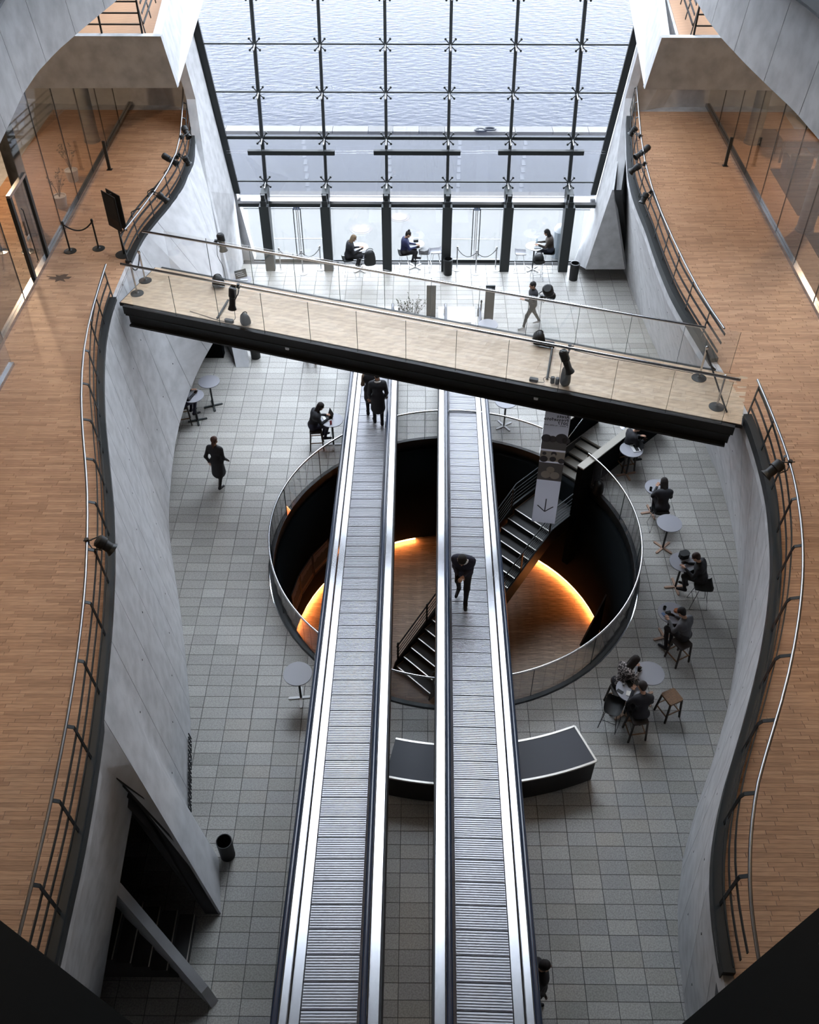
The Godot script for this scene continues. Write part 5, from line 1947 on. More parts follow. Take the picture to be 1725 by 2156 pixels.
func build_lettering() -> void:
	var a := gp(395, 1708, 0.3)
	var b := gp(395.5, 1552, 0.3)
	var along := (b - a).normalized()
	var up := Vector3(-0.12, 1, 0).normalized()
	var n := along.cross(up).normalized()
	var tm := TextMesh.new()
	tm.text = "DRONNINGESALEN"
	var fnt := SystemFont.new()
	fnt.font_names = PackedStringArray(["Droid Sans"])
	tm.font = fnt
	tm.font_size = 64
	tm.depth = 0.02
	tm.horizontal_alignment = HORIZONTAL_ALIGNMENT_LEFT
	var wide := tm.get_aabb().size.x
	tm.pixel_size = tm.pixel_size * a.distance_to(b) / maxf(wide, 0.01)
	var o := put_mesh("wall_lettering", tm, M.ink)
	o.transform = Transform3D(Basis(along, n.cross(along) * 1.5, n), a + n * 0.05)
	tag(o, "dark capital letters reading DRONNINGESALEN along the foot of the concrete wall", "lettering")

func build_desk() -> void:
	var t := thing("curved_counter", "low curved dark counter with pale metal edges beside the round opening", "counter", polar(6.74, -90, 0))
	var o := t.position
	var top := st0()
	var front := st0()
	var trims := [st0(), st0(), st0()]
	var a0 := -103.0
	var a1 := -66.9
	var n := 24
	var arc := func(r: float, h: float) -> Array:
		var q := []
		for k in n + 1: q.append(polar(r, lerpf(a0, a1, k / float(n)), h) - o)
		return q
	var mid: Array = arc.call(6.74, 0.0)
	sweep(top, mid, [Vector2(-0.44, 0.74), Vector2(0.44, 0.74), Vector2(0.44, 0.8), Vector2(-0.44, 0.8)])
	put("counter_top", top, M.desk_top, t)
	sweep(front, mid, [Vector2(-0.45, 0.02), Vector2(0.45, 0.02), Vector2(0.45, 0.74), Vector2(-0.45, 0.74)])
	put("counter_body", front, M.black, t)
	sweep(trims[0], arc.call(6.28, 0.0), [Vector2(-0.022, 0.76), Vector2(0.022, 0.76), Vector2(0.022, 0.808), Vector2(-0.022, 0.808)])
	put("edge_trim", trims[0], M.nosing, t)
	sweep(trims[1], arc.call(7.2, 0.0), [Vector2(-0.022, 0.76), Vector2(0.022, 0.76), Vector2(0.022, 0.808), Vector2(-0.022, 0.808)])
	put("edge_trim", trims[1], M.nosing, t)
	bar(trims[2], polar(6.28, a1, 0.784) - o, polar(7.2, a1, 0.784) - o, 0.044, 0.048)
	put("edge_trim", trims[2], M.nosing, t)

func build_cafe() -> void:
	var grey: Material = M.table_top
	var spots := [
		[627, 1418, "empty grey round bar table with white feet beside the left moving walkway", M.white, 0.1],
		[440, 803, "empty round bar table in the shade beneath the arched concrete wall", M.frame_dark, 0.35],
		[406, 833, "round bar table half hidden behind the concrete wall where a man sits", M.frame_dark, 0.3],
		[699, 884, "round bar table with an open laptop next to the round opening", M.white, 0.05],
		[1066, 845, "round bar table half under the bridge with white crossed feet", M.white, 0.6],
		[1028, 683, "empty grey round bar table by the foot of the moving walkways", M.white, 0.2],
		[1410, 1101, "empty dark round bar table on wooden feet between two occupied ones", M.foot_wood, 0.75],
		[1384, 1026, "round bar table with a dark cup where a woman leans forward", M.foot_wood, 0.2],
		[1438, 1183, "round bar table with a dark bag where a man in black sits", M.foot_wood, 0.1],
		[1415, 1290, "round bar table with small things and an orange bag beside seated man", M.foot_wood, 0.3],
		[1329, 1452, "round bar table with an open booklet shared by two people", M.foot_wood, 0.6],
		[1369, 1417, "empty pale grey round bar table beside the shared one", M.foot_wood, 0.5],
		[1330, 946, "round bar table with a white laptop near the stair parapet", M.foot_wood, 0.25]]
	for q in spots: bar_table(gp(q[0], q[1], 0.955), q[2], grey, q[3], q[4])
	bar_table(gp(510, 589, 0.955), "round bar table with a price board standing beside the left end wall", grey, M.frame_dark, 0.2)
	for q in [[757, 520, "white round bar table at the facade where a woman reads her phone"], [875, 513, "white round bar table at the facade with a camera on it"], [1126, 518, "white round bar table at the facade with a water bottle"]]:
		bar_table(gp(q[0], q[1], 0.955), q[2], M.table_white, M.white, 0.75)
	# small things on the tables
	laptop(on_table(688, 880) + Vector3(0, 0.002, 0), -1.15, "silver laptop with dark lid open on table by the round opening")
	laptop(on_table(1338, 944) + Vector3(0, 0.002, 0), -1.35, "white laptop open on table near the stair parapet")
	cup("red paper cup beside the laptop by the round opening", on_table(697, 893), mat(Color(0.6, 0.1, 0.12), 0.6))
	cup("dark cup on the table before the leaning woman", on_table(1370, 1032), M.black, 0.04)
	small("phone", "black phone on the table shared by two people", "phone", on_table(1306, 1456), Vector3(0.08, 0.01, 0.15), M.black, 0.9)
	small("booklet", "open white booklet on the table shared by two people", "booklet", on_table(1327, 1461), Vector3(0.17, 0.012, 0.13), M.paper, -0.3, 0.004)
	small("folder", "large black folder on the table between two people", "folder", on_table(1332, 1438), Vector3(0.26, 0.02, 0.18), M.black, 0.3)
	cup("small clear glass on the table shared by two people", on_table(1313, 1443), M.steel, 0.03, 0.08)
	cup("dark mug on the table with the orange bag", on_table(1399, 1283), M.black, 0.04)
	small("glasses_case", "black case on the table with the orange bag", "case", on_table(1407, 1290), Vector3(0.13, 0.03, 0.06), M.black, 0.3)
	small("phone", "phone with pale screen on the table with the orange bag", "phone", on_table(1398, 1294), Vector3(0.07, 0.01, 0.12), mat(Color(0.35, 0.45, 0.6), 0.3), 0.4)
	small("paper_bag", "crumpled orange brown bag on table before seated man", "bag", on_table(1425, 1287), Vector3(0.14, 0.06, 0.1), mat(Color(0.62, 0.36, 0.2), 0.8), 0.2, 0.03)
	small("camera_bag", "black bag on the table of the man in black", "bag", on_table(1440, 1172), Vector3(0.26, 0.14, 0.2), M.black, 0.3, 0.05)
	small("camera", "black camera on the white table at the facade", "camera", on_table(876, 509), Vector3(0.2, 0.1, 0.1), M.black, 0.2, 0.03)
	small("phone", "phone lying on white facade table", "phone", on_table(879, 520), Vector3(0.12, 0.02, 0.07), M.black, 0.4)
	small("tablet", "dark tablet on the white table with the water bottle", "tablet", on_table(1132, 522), Vector3(0.26, 0.03, 0.16), mat(Color(0.1, 0.15, 0.17), 0.4), 0.1)
	var sb := st0()
	lathe(sb, [Vector2(0.001, 0), Vector2(0.035, 0), Vector2(0.035, 0.17), Vector2(0.014, 0.21), Vector2(0.014, 0.24), Vector2(0.001, 0.24)], 16)
	var bo := put("water_bottle", sb, glass_mat(Color(0.7, 0.8, 0.85), 0.5))
	bo.position = on_table(1130, 514)
	tag(bo, "clear plastic water bottle on white table at the facade", "bottle")
	var board := thing("price_board", "dark slanted board with pale lettering on table at left end wall", "board", on_table(508, 584), 0.5)
	var s1 := st0()
	bx(s1, Vector3(0, 0.14, 0), Vector3(0.42, 0.28, 0.02), Basis(Vector3.RIGHT, -0.3))
	put("board_face", s1, M.ink, board)
	var s2 := st0()
	for k in 3: bx(s2, Vector3(-0.03 * k, 0.08 + 0.06 * k, 0.035 - 0.018 * k), Vector3(0.26, 0.016, 0.004), Basis(Vector3.RIGHT, -0.3))
	put("board_lines", s2, M.white, board)
	small("leaflets", "white stack of leaflets on table with price board", "leaflets", on_table(514, 590), Vector3(0.25, 0.03, 0.1), M.white, 0.05, 0.004)
	# stools and chairs
	wood_stool(gp(1404, 1502, 0), 0.45, "square wooden stool with tan seat standing alone by the shared table")
	wood_stool(gp(1425, 1388, 0), 0.5, "square wooden stool under the man in grey jacket", true)
	wood_stool(gp(1335, 1545, 0), 0.15, "square wooden stool under the man in black shirt", true)
	wood_stool(gp(1296, 1487, 0), 0.2, "square wooden stool under the woman in patterned blouse", true)
	wood_stool(gp(389, 890, 0), 0.3, "tall stool with rungs under the man behind the concrete wall", true)
	wood_stool(gp(1316, 985, 0), 0.3, "square stool under the man typing on white laptop", true)
	wood_stool(gp(668, 940, 0), 0.1, "square stool with white foot bar under the woman with the laptop", true)
	shell_chair(gp(1283, 1523, 0), 2.7, "black shell chair on black wire legs beside the shared table", M.black, M.steel_dark, 0.62)
	shell_chair(gp(1468, 1272, 0), 1.5, "black shell chair on wire legs under the man in black", M.black, M.steel_dark, 0.66)
	shell_chair(gp(1381, 1112, 0), 0.0, "chair with bright wire legs under the leaning woman", M.black, M.steel, 0.66)
	shell_chair(gp(735, 584, 0), -1.3, "white wire legged chair under woman with phone at facade", M.black, M.steel, 0.7)
	shell_chair(gp(769, 578, 0), 1.6, "grey shell chair carrying a black backpack at the facade", M.table_top, M.steel, 0.7)
	shell_chair(gp(851, 571, 0), -1.4, "wire legged chair under the woman in blue at facade", M.black, M.steel, 0.7)
	shell_chair(gp(893, 569, 0), 1.6, "shell chair with grey scarf on it at the facade", M.table_top, M.steel, 0.7)
	shell_chair(gp(917, 567, 0), 1.7, "empty grey shell chair beside the dark portal column", M.table_top, M.steel, 0.7)
	shell_chair(gp(1093, 570, 0), -1.6, "empty grey shell chair with wire legs left of the bottle table", M.table_top, M.steel, 0.7)
	shell_chair(gp(1152, 569, 0), 1.5, "wire legged chair under the dark haired woman at facade", M.black, M.steel, 0.7)
	shell_chair(gp(1130, 588, 0), 0.1, "wire legged chair carrying a black rucksack at the facade", M.black, M.steel, 0.7)
	pouch(gp(769, 578, 0) + Vector3(0.2, 0.42, 0.05), Vector3(0.55, 0.62, 0.34), "large black backpack hanging on a grey chair at facade", "backpack", 0.2)
	pouch(gp(1130, 588, 0) + Vector3(0, 0.71, 0), Vector3(0.5, 0.34, 0.34), "black rucksack lying on a wire legged chair at facade", "backpack", 0.0)
	var sc := small("scarf", "crumpled grey scarf on a shell chair at the facade", "scarf", gp(893, 569, 0) + Vector3(0, 0.73, 0), Vector3(0.34, 0.14, 0.26), mat(Color(0.5, 0.5, 0.5), 0.9), 0.5, 0.1)
	pouch(gp(1258, 1040, 0), Vector3(0.34, 0.5, 0.28), "black backpack on the floor beside the stair parapet", "backpack", 0.4)
	# bins
	for q in [[943, 577, "black waste bin with a grey liner before a portal column", 0.17, 0.62], [1207, 588, "black waste bin before the right end wall", 0.17, 0.66], [539, 752, "black waste bin below the left end of the bridge", 0.17, 0.66]]:
		var t := thing("waste_bin", q[2], "bin", gp(q[0], q[1], 0), 0, "black waste bins")
		var st := st0()
		lathe(st, [Vector2(0.001, 0), Vector2(q[3] * 0.92, 0), Vector2(q[3], q[4]), Vector2(q[3] * 0.9, q[4]), Vector2(q[3] * 0.82, 0.03), Vector2(0.001, 0.03)], 24)
		put("bin_body", st, M.black, t)
		var s3 := st0()
		lathe(s3, [Vector2(q[3] + 0.012, q[4] - 0.06), Vector2(q[3] + 0.012, q[4] + 0.01), Vector2(q[3] * 0.85, q[4] + 0.015), Vector2(q[3] * 0.85, q[4] - 0.06)], 24)
		put("bin_rim", s3, M.steel_dark, t)
	var w := thing("waste_bin", "black cylindrical bin leaning close to the left concrete buttress", "bin", gp(480, 1800, 0), 0, "black waste bins")
	var sw := st0()
	lathe(sw, [Vector2(0.001, 0), Vector2(0.15, 0), Vector2(0.16, 0.6), Vector2(0.145, 0.6), Vector2(0.13, 0.03), Vector2(0.001, 0.03)], 24)
	put("bin_body", sw, M.black, w)

func build_people() -> void:
	var navy := Color(0.02, 0.024, 0.05)
	person("person walking away in long black coat with reddish ponytail", gp(466, 1020, 0), -0.25, "walk", {"stride": 0.5, "coat": 0.42, "hair": "tail", "hair_color": Color(0.30, 0.19, 0.15)})
	person("person in black jumper typing on laptop at table by round opening", gp(664, 938, 0), -1.25, "sit", {"hair": "long", "hair_color": Color(0.13, 0.09, 0.08), "lean": 0.35, "look": 0.5, "legs": Color(0.02, 0.022, 0.04), "hands": [Vector3(-0.1, 1.0, -0.42), Vector3(0.1, 1.0, -0.44)]})
	var e1 := at(-1.18, 0.8, 23.2)
	person("person in black hooded coat seen from behind on the left moving walkway", on_belt(0, 21.2, 0.2), 0.1, "stand", {"stride": 0.12, "coat": 0.36, "collar": Color(0.8, 0.78, 0.76), "hair_color": Color(0.12, 0.10, 0.10), "size": 1.04, "look": 0.2})
	person("person in black hat and brown fur sleeved coat on the left moving walkway", on_belt(0, 21.75, -0.02), 0.05, "stand", {"coat": 0.3, "hair": "hat", "hair_color": Color(0.08, 0.09, 0.09), "sleeve": Color(0.16, 0.10, 0.06), "size": 1.0, "hands": [Vector3(-0.16, 1.15, -0.26), Vector3(0.2, 1.2, -0.22)]})
	person("person in dark suit looking down at hands on right moving walkway", on_belt(1, 13.35, -0.17), PI - 0.2, "walk", {"stride": 0.32, "lean": 0.30, "look": 0.75, "collar": Color(0.85, 0.85, 0.85), "top": navy * 0.6, "hair_color": Color(0.11, 0.09, 0.08), "hands": [Vector3(-0.05, 1.12, -0.33), Vector3(0.08, 1.1, -0.32)], "long_top": true, "size": 1.05})
	person("person in dark jumper and white shoes walking past with phone", gp(1117, 688, 0), PI / 2 + 0.15, "walk", {"stride": 0.58, "long_top": true, "legs": Color(0.015, 0.017, 0.02), "shoes": Color(0.5, 0.5, 0.5), "hands": [Vector3(-0.12, 1.15, -0.3), Vector3(0.2, 0.86, 0.1)], "size": 1.03})
	person("person with fair hair and dark coat reading phone at white facade table", gp(737, 578, 0), -1.35, "sit", {"seat": 0.7, "coat": 0.3, "hair": "long", "hair_color": Color(0.5, 0.42, 0.33), "lean": 0.25, "look": 0.45, "hands": [Vector3(-0.06, 1.05, -0.4), Vector3(0.08, 1.02, -0.4)]})
	person("person in dark blue jumper with hair bun at white facade table", gp(853, 570, 0), -1.4, "sit", {"seat": 0.7, "hair": "bun", "top": Color(0.012, 0.016, 0.07), "lean": 0.12, "look": 0.4, "cross": 0.25, "hair_color": Color(0.12, 0.09, 0.08)})
	person("person with long black hair in brown jacket at bottle table", gp(1153, 566, 0), 1.4, "sit", {"seat": 0.7, "hair": "long", "top": Color(0.045, 0.032, 0.026), "lean": 0.2, "look": 0.4, "hair_color": Color(0.06, 0.05, 0.05), "legs": Color(0.02, 0.025, 0.04)})
	person("person in black typing on white laptop beside the stair parapet", gp(1312, 983, 0), -1.25, "sit", {"lean": 0.3, "look": 0.5, "hair_color": Color(0.08, 0.07, 0.07)})
	person("person in black leaning over a table with her head on hand", gp(1384, 1108, 0), 0.05, "sit", {"seat": 0.66, "lean": 0.4, "look": 0.6, "hair": "long", "hair_color": Color(0.12, 0.08, 0.07), "hands": [Vector3(-0.1, 1.05, -0.45), Vector3(0.1, 1.02, -0.42)]})
	person("person in black jacket bending over bag on round table", gp(1463, 1258, 0), 1.15, "sit", {"seat": 0.66, "lean": 0.35, "look": 0.5, "hair_color": Color(0.22, 0.15, 0.13)})
	person("person in grey leather jacket seated with outstretched leg at round table", gp(1427, 1378, 0), 0.75, "sit", {"seat": 0.66, "lean": 0.25, "look": 0.6, "top": Color(0.075, 0.075, 0.085), "hair_color": Color(0.07, 0.06, 0.06), "feet": 0.09})
	person("person in black and white patterned blouse bent over shared table", gp(1294, 1478, 0), -1.0, "sit", {"seat": 0.66, "lean": 0.45, "look": 0.75, "top": Color(0.03, 0.026, 0.026), "pattern": Color(0.5, 0.45, 0.43), "hair": "long", "hair_color": Color(0.10, 0.07, 0.06)})
	person("person in black shirt seen from behind at the shared table", gp(1337, 1540, 0), 0.1, "sit", {"seat": 0.66, "lean": 0.3, "look": 0.55, "hair_color": Color(0.13, 0.10, 0.09)})
	person("person in dark clothes half hidden behind the arched concrete wall", gp(391, 890, 0), -0.9, "sit", {"seat": 0.66, "lean": 0.2, "look": 0.4, "legs": Color(0.02, 0.022, 0.045)})
	person("person mostly hidden behind the bridge girder, only feet showing", gp(656, 764, 0), 0.3, "walk", {"stride": 0.45, "shoes": Color(0.35, 0.25, 0.2), "coat": 0.3})
	person("person in dark clothes close beside the right moving walkway", gp(1122, 2105, 0), -1.4, "stand", {"coat": 0.2, "hair": "short"})
func on_belt(k: int, d: float, side: float) -> Vector3:
	var x := lerpf(-1.16, -1.28, (d - 5.78) / 18.3) if k == 0 else lerpf(1.035, 1.435, (d - 5.78) / 18.3)
	return at(x + side, 0.194 * (27.2 - d) + 0.03, d)

func build_barriers() -> void:
	var g := "barrier posts on the gallery and bridge"
	var base := gp(148, 529, L1)
	var b2 := gp(208, 523.5, L1)
	stanchion(base, "dark barrier post on left gallery near the glass door", g, M.steel_dark, M.steel_dark)
	stanchion(b2, "dark barrier post on left gallery near the poster stand", g, M.steel_dark, M.steel_dark)
	rope(base + Vector3(0, 0.8, 0), b2 + Vector3(0, 0.8, 0), 0.22, "black rope hanging between two posts on the left gallery", 0.02)
	stanchion(gp(289, 618, L1), "barrier post with dark foot at left bridge end, closer to girder", g, M.steel, M.steel_dark)
	stanchion(gp(306, 591, L1), "barrier post with dark foot at left bridge end, by far handrail", g, M.steel, M.steel_dark)
	stanchion(gp(1509, 857, L1), "barrier post with dark foot at right bridge end, closer to girder", g, M.steel, M.steel_dark)
	stanchion(gp(1472, 796, L1), "barrier post with dark foot at right bridge end, by far handrail", g, M.steel, M.steel_dark)
	var br := gp(1509, 857, L1)
	rope(gp(1472, 796, L1) + Vector3(0, 0.78, 0), gp(1505, 785, L1) + Vector3(0, 0.1, 0), 0.1, "black belt hanging at the right end of the bridge", 0.018)
	rope(gp(289, 618, L1) + Vector3(0, 0.78, 0), gp(306, 591, L1) + Vector3(0, 0.78, 0), 0.25, "black belt sagging between posts at left bridge end", 0.018)
	rope(gp(1472, 796, L1) + Vector3(0, 0.78, 0), gp(1530, 872, L1) + Vector3(0, 0.05, 0), 0.02, "black belt running down to the deck at right bridge end", 0.02)
	var gd := "barrier posts inside the entrance doors"
	for q in [[[592, 570], [638.5, 575], [676, 566]], [[962, 567], [1001.7, 575], [1043, 568]]]:
		var prev := Vector3.ZERO
		for p in q:
			var w := gp(p[0], p[1], 0)
			stanchion(w, ("slim post with ropes both sides at %s" if p[1] > 572 else "slim end post of the rope barrier at %s") % ("the doors near the price board table" if p[0] < 800 else "the doors near the waste bin"), gd, M.steel, M.white, 0.9)
			if prev != Vector3.ZERO: rope(prev + Vector3(0, 0.86, 0), w + Vector3(0, 0.86, 0), 0.25, "dark rope sagging between slim posts at %s" % ("the doors near the price board table" if p[0] < 800 else "the doors near the waste bin"), 0.012, "ropes inside the entrance doors")
			prev = w
	stanchion(gp(1238, 887, 0), "steel barrier post with bright foot at the top of the stairs", "barrier posts at the stairs", M.steel, M.steel)
	stanchion(gp(1318, 900, 0), "steel barrier post behind the right stair parapet", "barrier posts at the stairs", M.steel, M.steel)
	stanchion(gp(1011, 684, 0), "dark post with white foot disc beside the empty table", "barrier posts at the walkway foot", M.steel_dark, M.white, 0.95)
	stanchion(gp(841, 700, 0), "dark post beside the bushy plant", "barrier posts at the walkway foot", M.steel_dark, M.steel, 0.95)

func build_spots() -> void:
	var H := 6.42
	for q in [[381, 289, 386, 266, 398, 290, "black spotlight on left gallery railing pointing down by the end wall"], [374, 330, 342, 326, 374, 346, "long black spotlight lying across the left gallery railing"], [377, 326, 388, 330, 398, 346, "stubby black spotlight on left gallery railing over the concrete wall"], [322, 405, 332, 408, 352, 424, "black spotlight on the left gallery railing nearest the poster stand"],
			[1348, 287, 1340, 268, 1327, 284, "black spotlight on right gallery railing highest by the end wall"], [1353, 323, 1368, 308, 1338, 332, "long black spotlight with glowing spot across right gallery railing"], [1357, 345, 1348, 348, 1328, 362, "stubby black spotlight hanging over the right concrete wall"], [1371, 404, 1362, 406, 1352, 428, "black spotlight on right gallery railing lowest of four"],
			[183, 1139, 204, 1136, 238, 1158, "large black spotlight on the curving left railing beside the concrete wall"], [1664, 974, 1648, 974, 1612, 1002, "large black spotlight on the curving right railing above the tables"]]:
		var c := gp(q[0], q[1], H)
		spotlight(gp(q[2], q[3], H + 0.02), gp(q[4], q[5], H - 0.22), c, q[6], 0.095 if q[0] > 300 and q[0] < 1500 else 0.12)
	# on the bridge
	var B := L1 + 1.1
	spotlight(gp(463, 492, B + 0.12), gp(471, 528, B - 0.35), gp(455, 509, B), "black spotlight clamped to the far bridge handrail at the left", 0.1)
	spotlight(gp(490, 604, B - 0.02), gp(489, 651, B - 0.6), gp(502, 602, B), "long black spotlight hanging from near bridge handrail at the left", 0.095)
	spotlight(gp(1153, 607, B + 0.1), gp(1158, 624, B - 0.25), gp(1141, 626, B), "boxy black spotlight on the far bridge handrail at the right", 0.13)
	spotlight(gp(1185, 738, B - 0.05), gp(1200, 784, B - 0.6), gp(1200, 730, B), "long black spotlight hanging from near bridge handrail at the right", 0.1)
	pouch(gp(461, 603, L1), Vector3(0.42, 0.3, 0.3), "black weight bag on the bridge deck below the far left spotlight", "weight_bag", 0.3)
	pouch(gp(518, 683, L1), Vector3(0.3, 0.3, 0.26), "black weight bag on deck edge beside the hanging left spotlight", "weight_bag", 0.6)
	pouch(gp(1134, 722, L1), Vector3(0.38, 0.3, 0.3), "black weight bag on the bridge deck below the boxy spotlight", "weight_bag", 0.1)
	pouch(gp(1189, 811, L1), Vector3(0.26, 0.5, 0.24), "tall black bag on the deck under the right hanging spotlight", "weight_bag", 0.4, "bag", false)
	small("power_box", "black cable box lying on the bridge deck near weight bag", "box", gp(1150, 729, L1), Vector3(0.4, 0.1, 0.16), M.black, -0.2, 0.04)
	small("power_plug", "small black plug box on the deck edge at right", "box", gp(1124, 802, L1), Vector3(0.2, 0.07, 0.1), M.black, -0.3, 0.02)
	small("power_plug", "small black plug box on the deck edge at left", "box", gp(483, 678, L1), Vector3(0.24, 0.07, 0.1), M.black, -0.3, 0.03)
	for k in 2: small("power_adapter", "black adapter standing on the deck beside the tall black bag", "adapter", gp(1163 + k * 10, 806 + k * 2, L1), Vector3(0.09, 0.16, 0.08), M.black, 0.2, 0.02).set_meta("group", "adapters on the bridge")
	for q in [[gp(1152, 800, L1), gp(1163, 735, L1 + 0.05), "straight black pole lying across the deck at the right"], [gp(458, 672, L1), gp(481, 634, L1 + 0.05), "short black pole lying across the deck at the left"]]:
		var st := st0()
		tube(st, [Vector3(0, 0.03, 0), q[1] - q[0] + Vector3(0, 0.03, 0)], 0.028, 8)
		var o := put("steel_pole", st, M.steel_dark)
		o.position = q[0]
		tag(o, q[2], "pole")
	loose_cable([gp(1127, 803, L1 + 0.01), gp(1148, 806, L1 + 0.01), gp(1143, 796, L1 + 0.2), gp(1156, 792, L1 + 0.2), gp(1164, 803, L1 + 0.05)], "looped black cable on deck at the right pole")
	loose_cable([gp(400, 655, L1 + 0.01), gp(440, 668, L1 + 0.01), gp(462, 675, L1 + 0.01), gp(485, 679, L1 + 0.01), gp(496, 672, L1 + 0.05), gp(494, 655, L1 + 0.4)], "black cable along the near deck edge at the left")
	loose_cable([gp(1141, 628, B), gp(1138, 660, B - 0.5), gp(1136, 690, L1 + 0.5), gp(1132, 716, L1 + 0.3)], "black cable dropping from the boxy spotlight to its bag")
	loose_cable([gp(456, 512, B), gp(458, 540, B - 0.4), gp(470, 560, L1 + 0.5), gp(476, 592, L1 + 0.2)], "black cable dropping from the far left spotlight")
	loose_cable([gp(1210, 738, B - 0.06), gp(1270, 752, B - 0.1), gp(1330, 762, B - 0.06), gp(1400, 775, B - 0.12), gp(1460, 786, B - 0.06)], "black cable tied under the near bridge handrail")

func build_foyer() -> void:
	for q in [[907, 694, "tall dark information totem with pale top edge beside the plant"], [1027, 696, "tall dark information totem beside the empty bar table"]]:
		var t := thing("information_totem", q[2], "totem", gp(q[0], q[1], 0), 0, "information totems at the walkway foot")
		var st := st0()
		bx(st, Vector3(0, 0.87, 0), Vector3(0.31, 1.74, 0.06))
		put("totem_panel", st, M.frame_dark, t)
		var s2 := st0()
		bx(s2, Vector3(0, 1.755, 0), Vector3(0.31, 0.03, 0.06))
		put("top_edge", s2, M.white if q[0] < 950 else M.frame_dark, t)
		var s3 := st0()
		bx(s3, Vector3(0, 0.01, 0), Vector3(0.4, 0.02, 0.3))
		put("foot", s3, M.steel_dark, t)
	plant(gp(868, 705, 0), 1.2, 26, 77, "bushy bare twigged plant in a pot by the walkway foot", 0.55)
	var pb := thing("poster_stand", "black double poster stand on steel foot at left bridge end", "poster stand", gp(262, 536, L1), -0.75)
	var sf := st0()
	lathe(sf, [Vector2(0.001, 0), Vector2(0.24, 0), Vector2(0.24, 0.012), Vector2(0.04, 0.025), Vector2(0.001, 0.025)], 32)
	put("foot_plate", sf, M.steel_dark, pb)
	var sp := st0()
	tube(sp, [Vector3(0, 0.02, 0), Vector3(0, 1.75, 0)], 0.028, 12)
	put("pole", sp, M.steel_dark, pb)
	for s in [-1, 1]:
		var sb := st0()
		bx(sb, Vector3(0, 1.28, s * 0.07), Vector3(0.62, 0.98, 0.02))
		var board := put("board", sb, M.black, pb)
		var sq := st0()
		bx(sq, Vector3(0, 1.4, s * 0.083), Vector3(0.52, 0.6, 0.004))
		put("poster_print", sq, M.ink, board)
		var sq2 := st0()
		bx(sq2, Vector3(0.02, 0.98, s * 0.083), Vector3(0.42, 0.16, 0.004))
		put("poster_caption", sq2, mat(Color(0.2, 0.17, 0.16), 0.8), board)
func plant(p: Vector3, h: float, twigs: int, seed_: int, label: String, spread: float, y := 0.0) -> void:
	var t := thing("potted_plant", label, "plant", p)
	var st := st0()
	lathe(st, [Vector2(0.001, 0), Vector2(0.15, 0), Vector2(0.2, 0.34), Vector2(0.17, 0.34), Vector2(0.16, 0.3), Vector2(0.001, 0.3)], 24)
	put("pot", st, M.white, t)
	var r := RandomNumberGenerator.new()
	r.seed = seed_
	for k in twigs:
		var a := r.randf() * TAU
		var e := Vector3(cos(a) * spread * r.randf_range(0.3, 1.0), r.randf_range(0.6, 1.0) * h, sin(a) * spread * r.randf_range(0.3, 1.0))
		var m := Vector3(e.x * 0.35, e.y * 0.6, e.z * 0.35)
		var s2 := st0()
		tube(s2, [Vector3(0, 0.3, 0), m + Vector3(0, 0.2, 0), e + Vector3(0, 0.3, 0)], 0.008, 5, false, 0.003)
		put("twig", s2, M.twig, t)
		var sl := st0()
		for j in 9:
			var u := r.randf_range(0.35, 1.0)
			var c: Vector3 = (m + Vector3(0, 0.2, 0)).lerp(e + Vector3(0, 0.3, 0), u)
			var b := Basis.from_euler(Vector3(r.randf_range(-1, 1), r.randf() * TAU, r.randf_range(-0.6, 0.6)))
			var q := b * Vector3(0, 0, 0.07)
			var w := b * Vector3(0.022, 0, 0.035)
			var w2 := b * Vector3(-0.022, 0.004, 0.035)
			tri(sl, c, c + w, c + q); tri(sl, c, c + q, c + w2)
		var lf := put("leaves", sl, M.leaf, t)
		lf.set_meta("kind", "stuff")

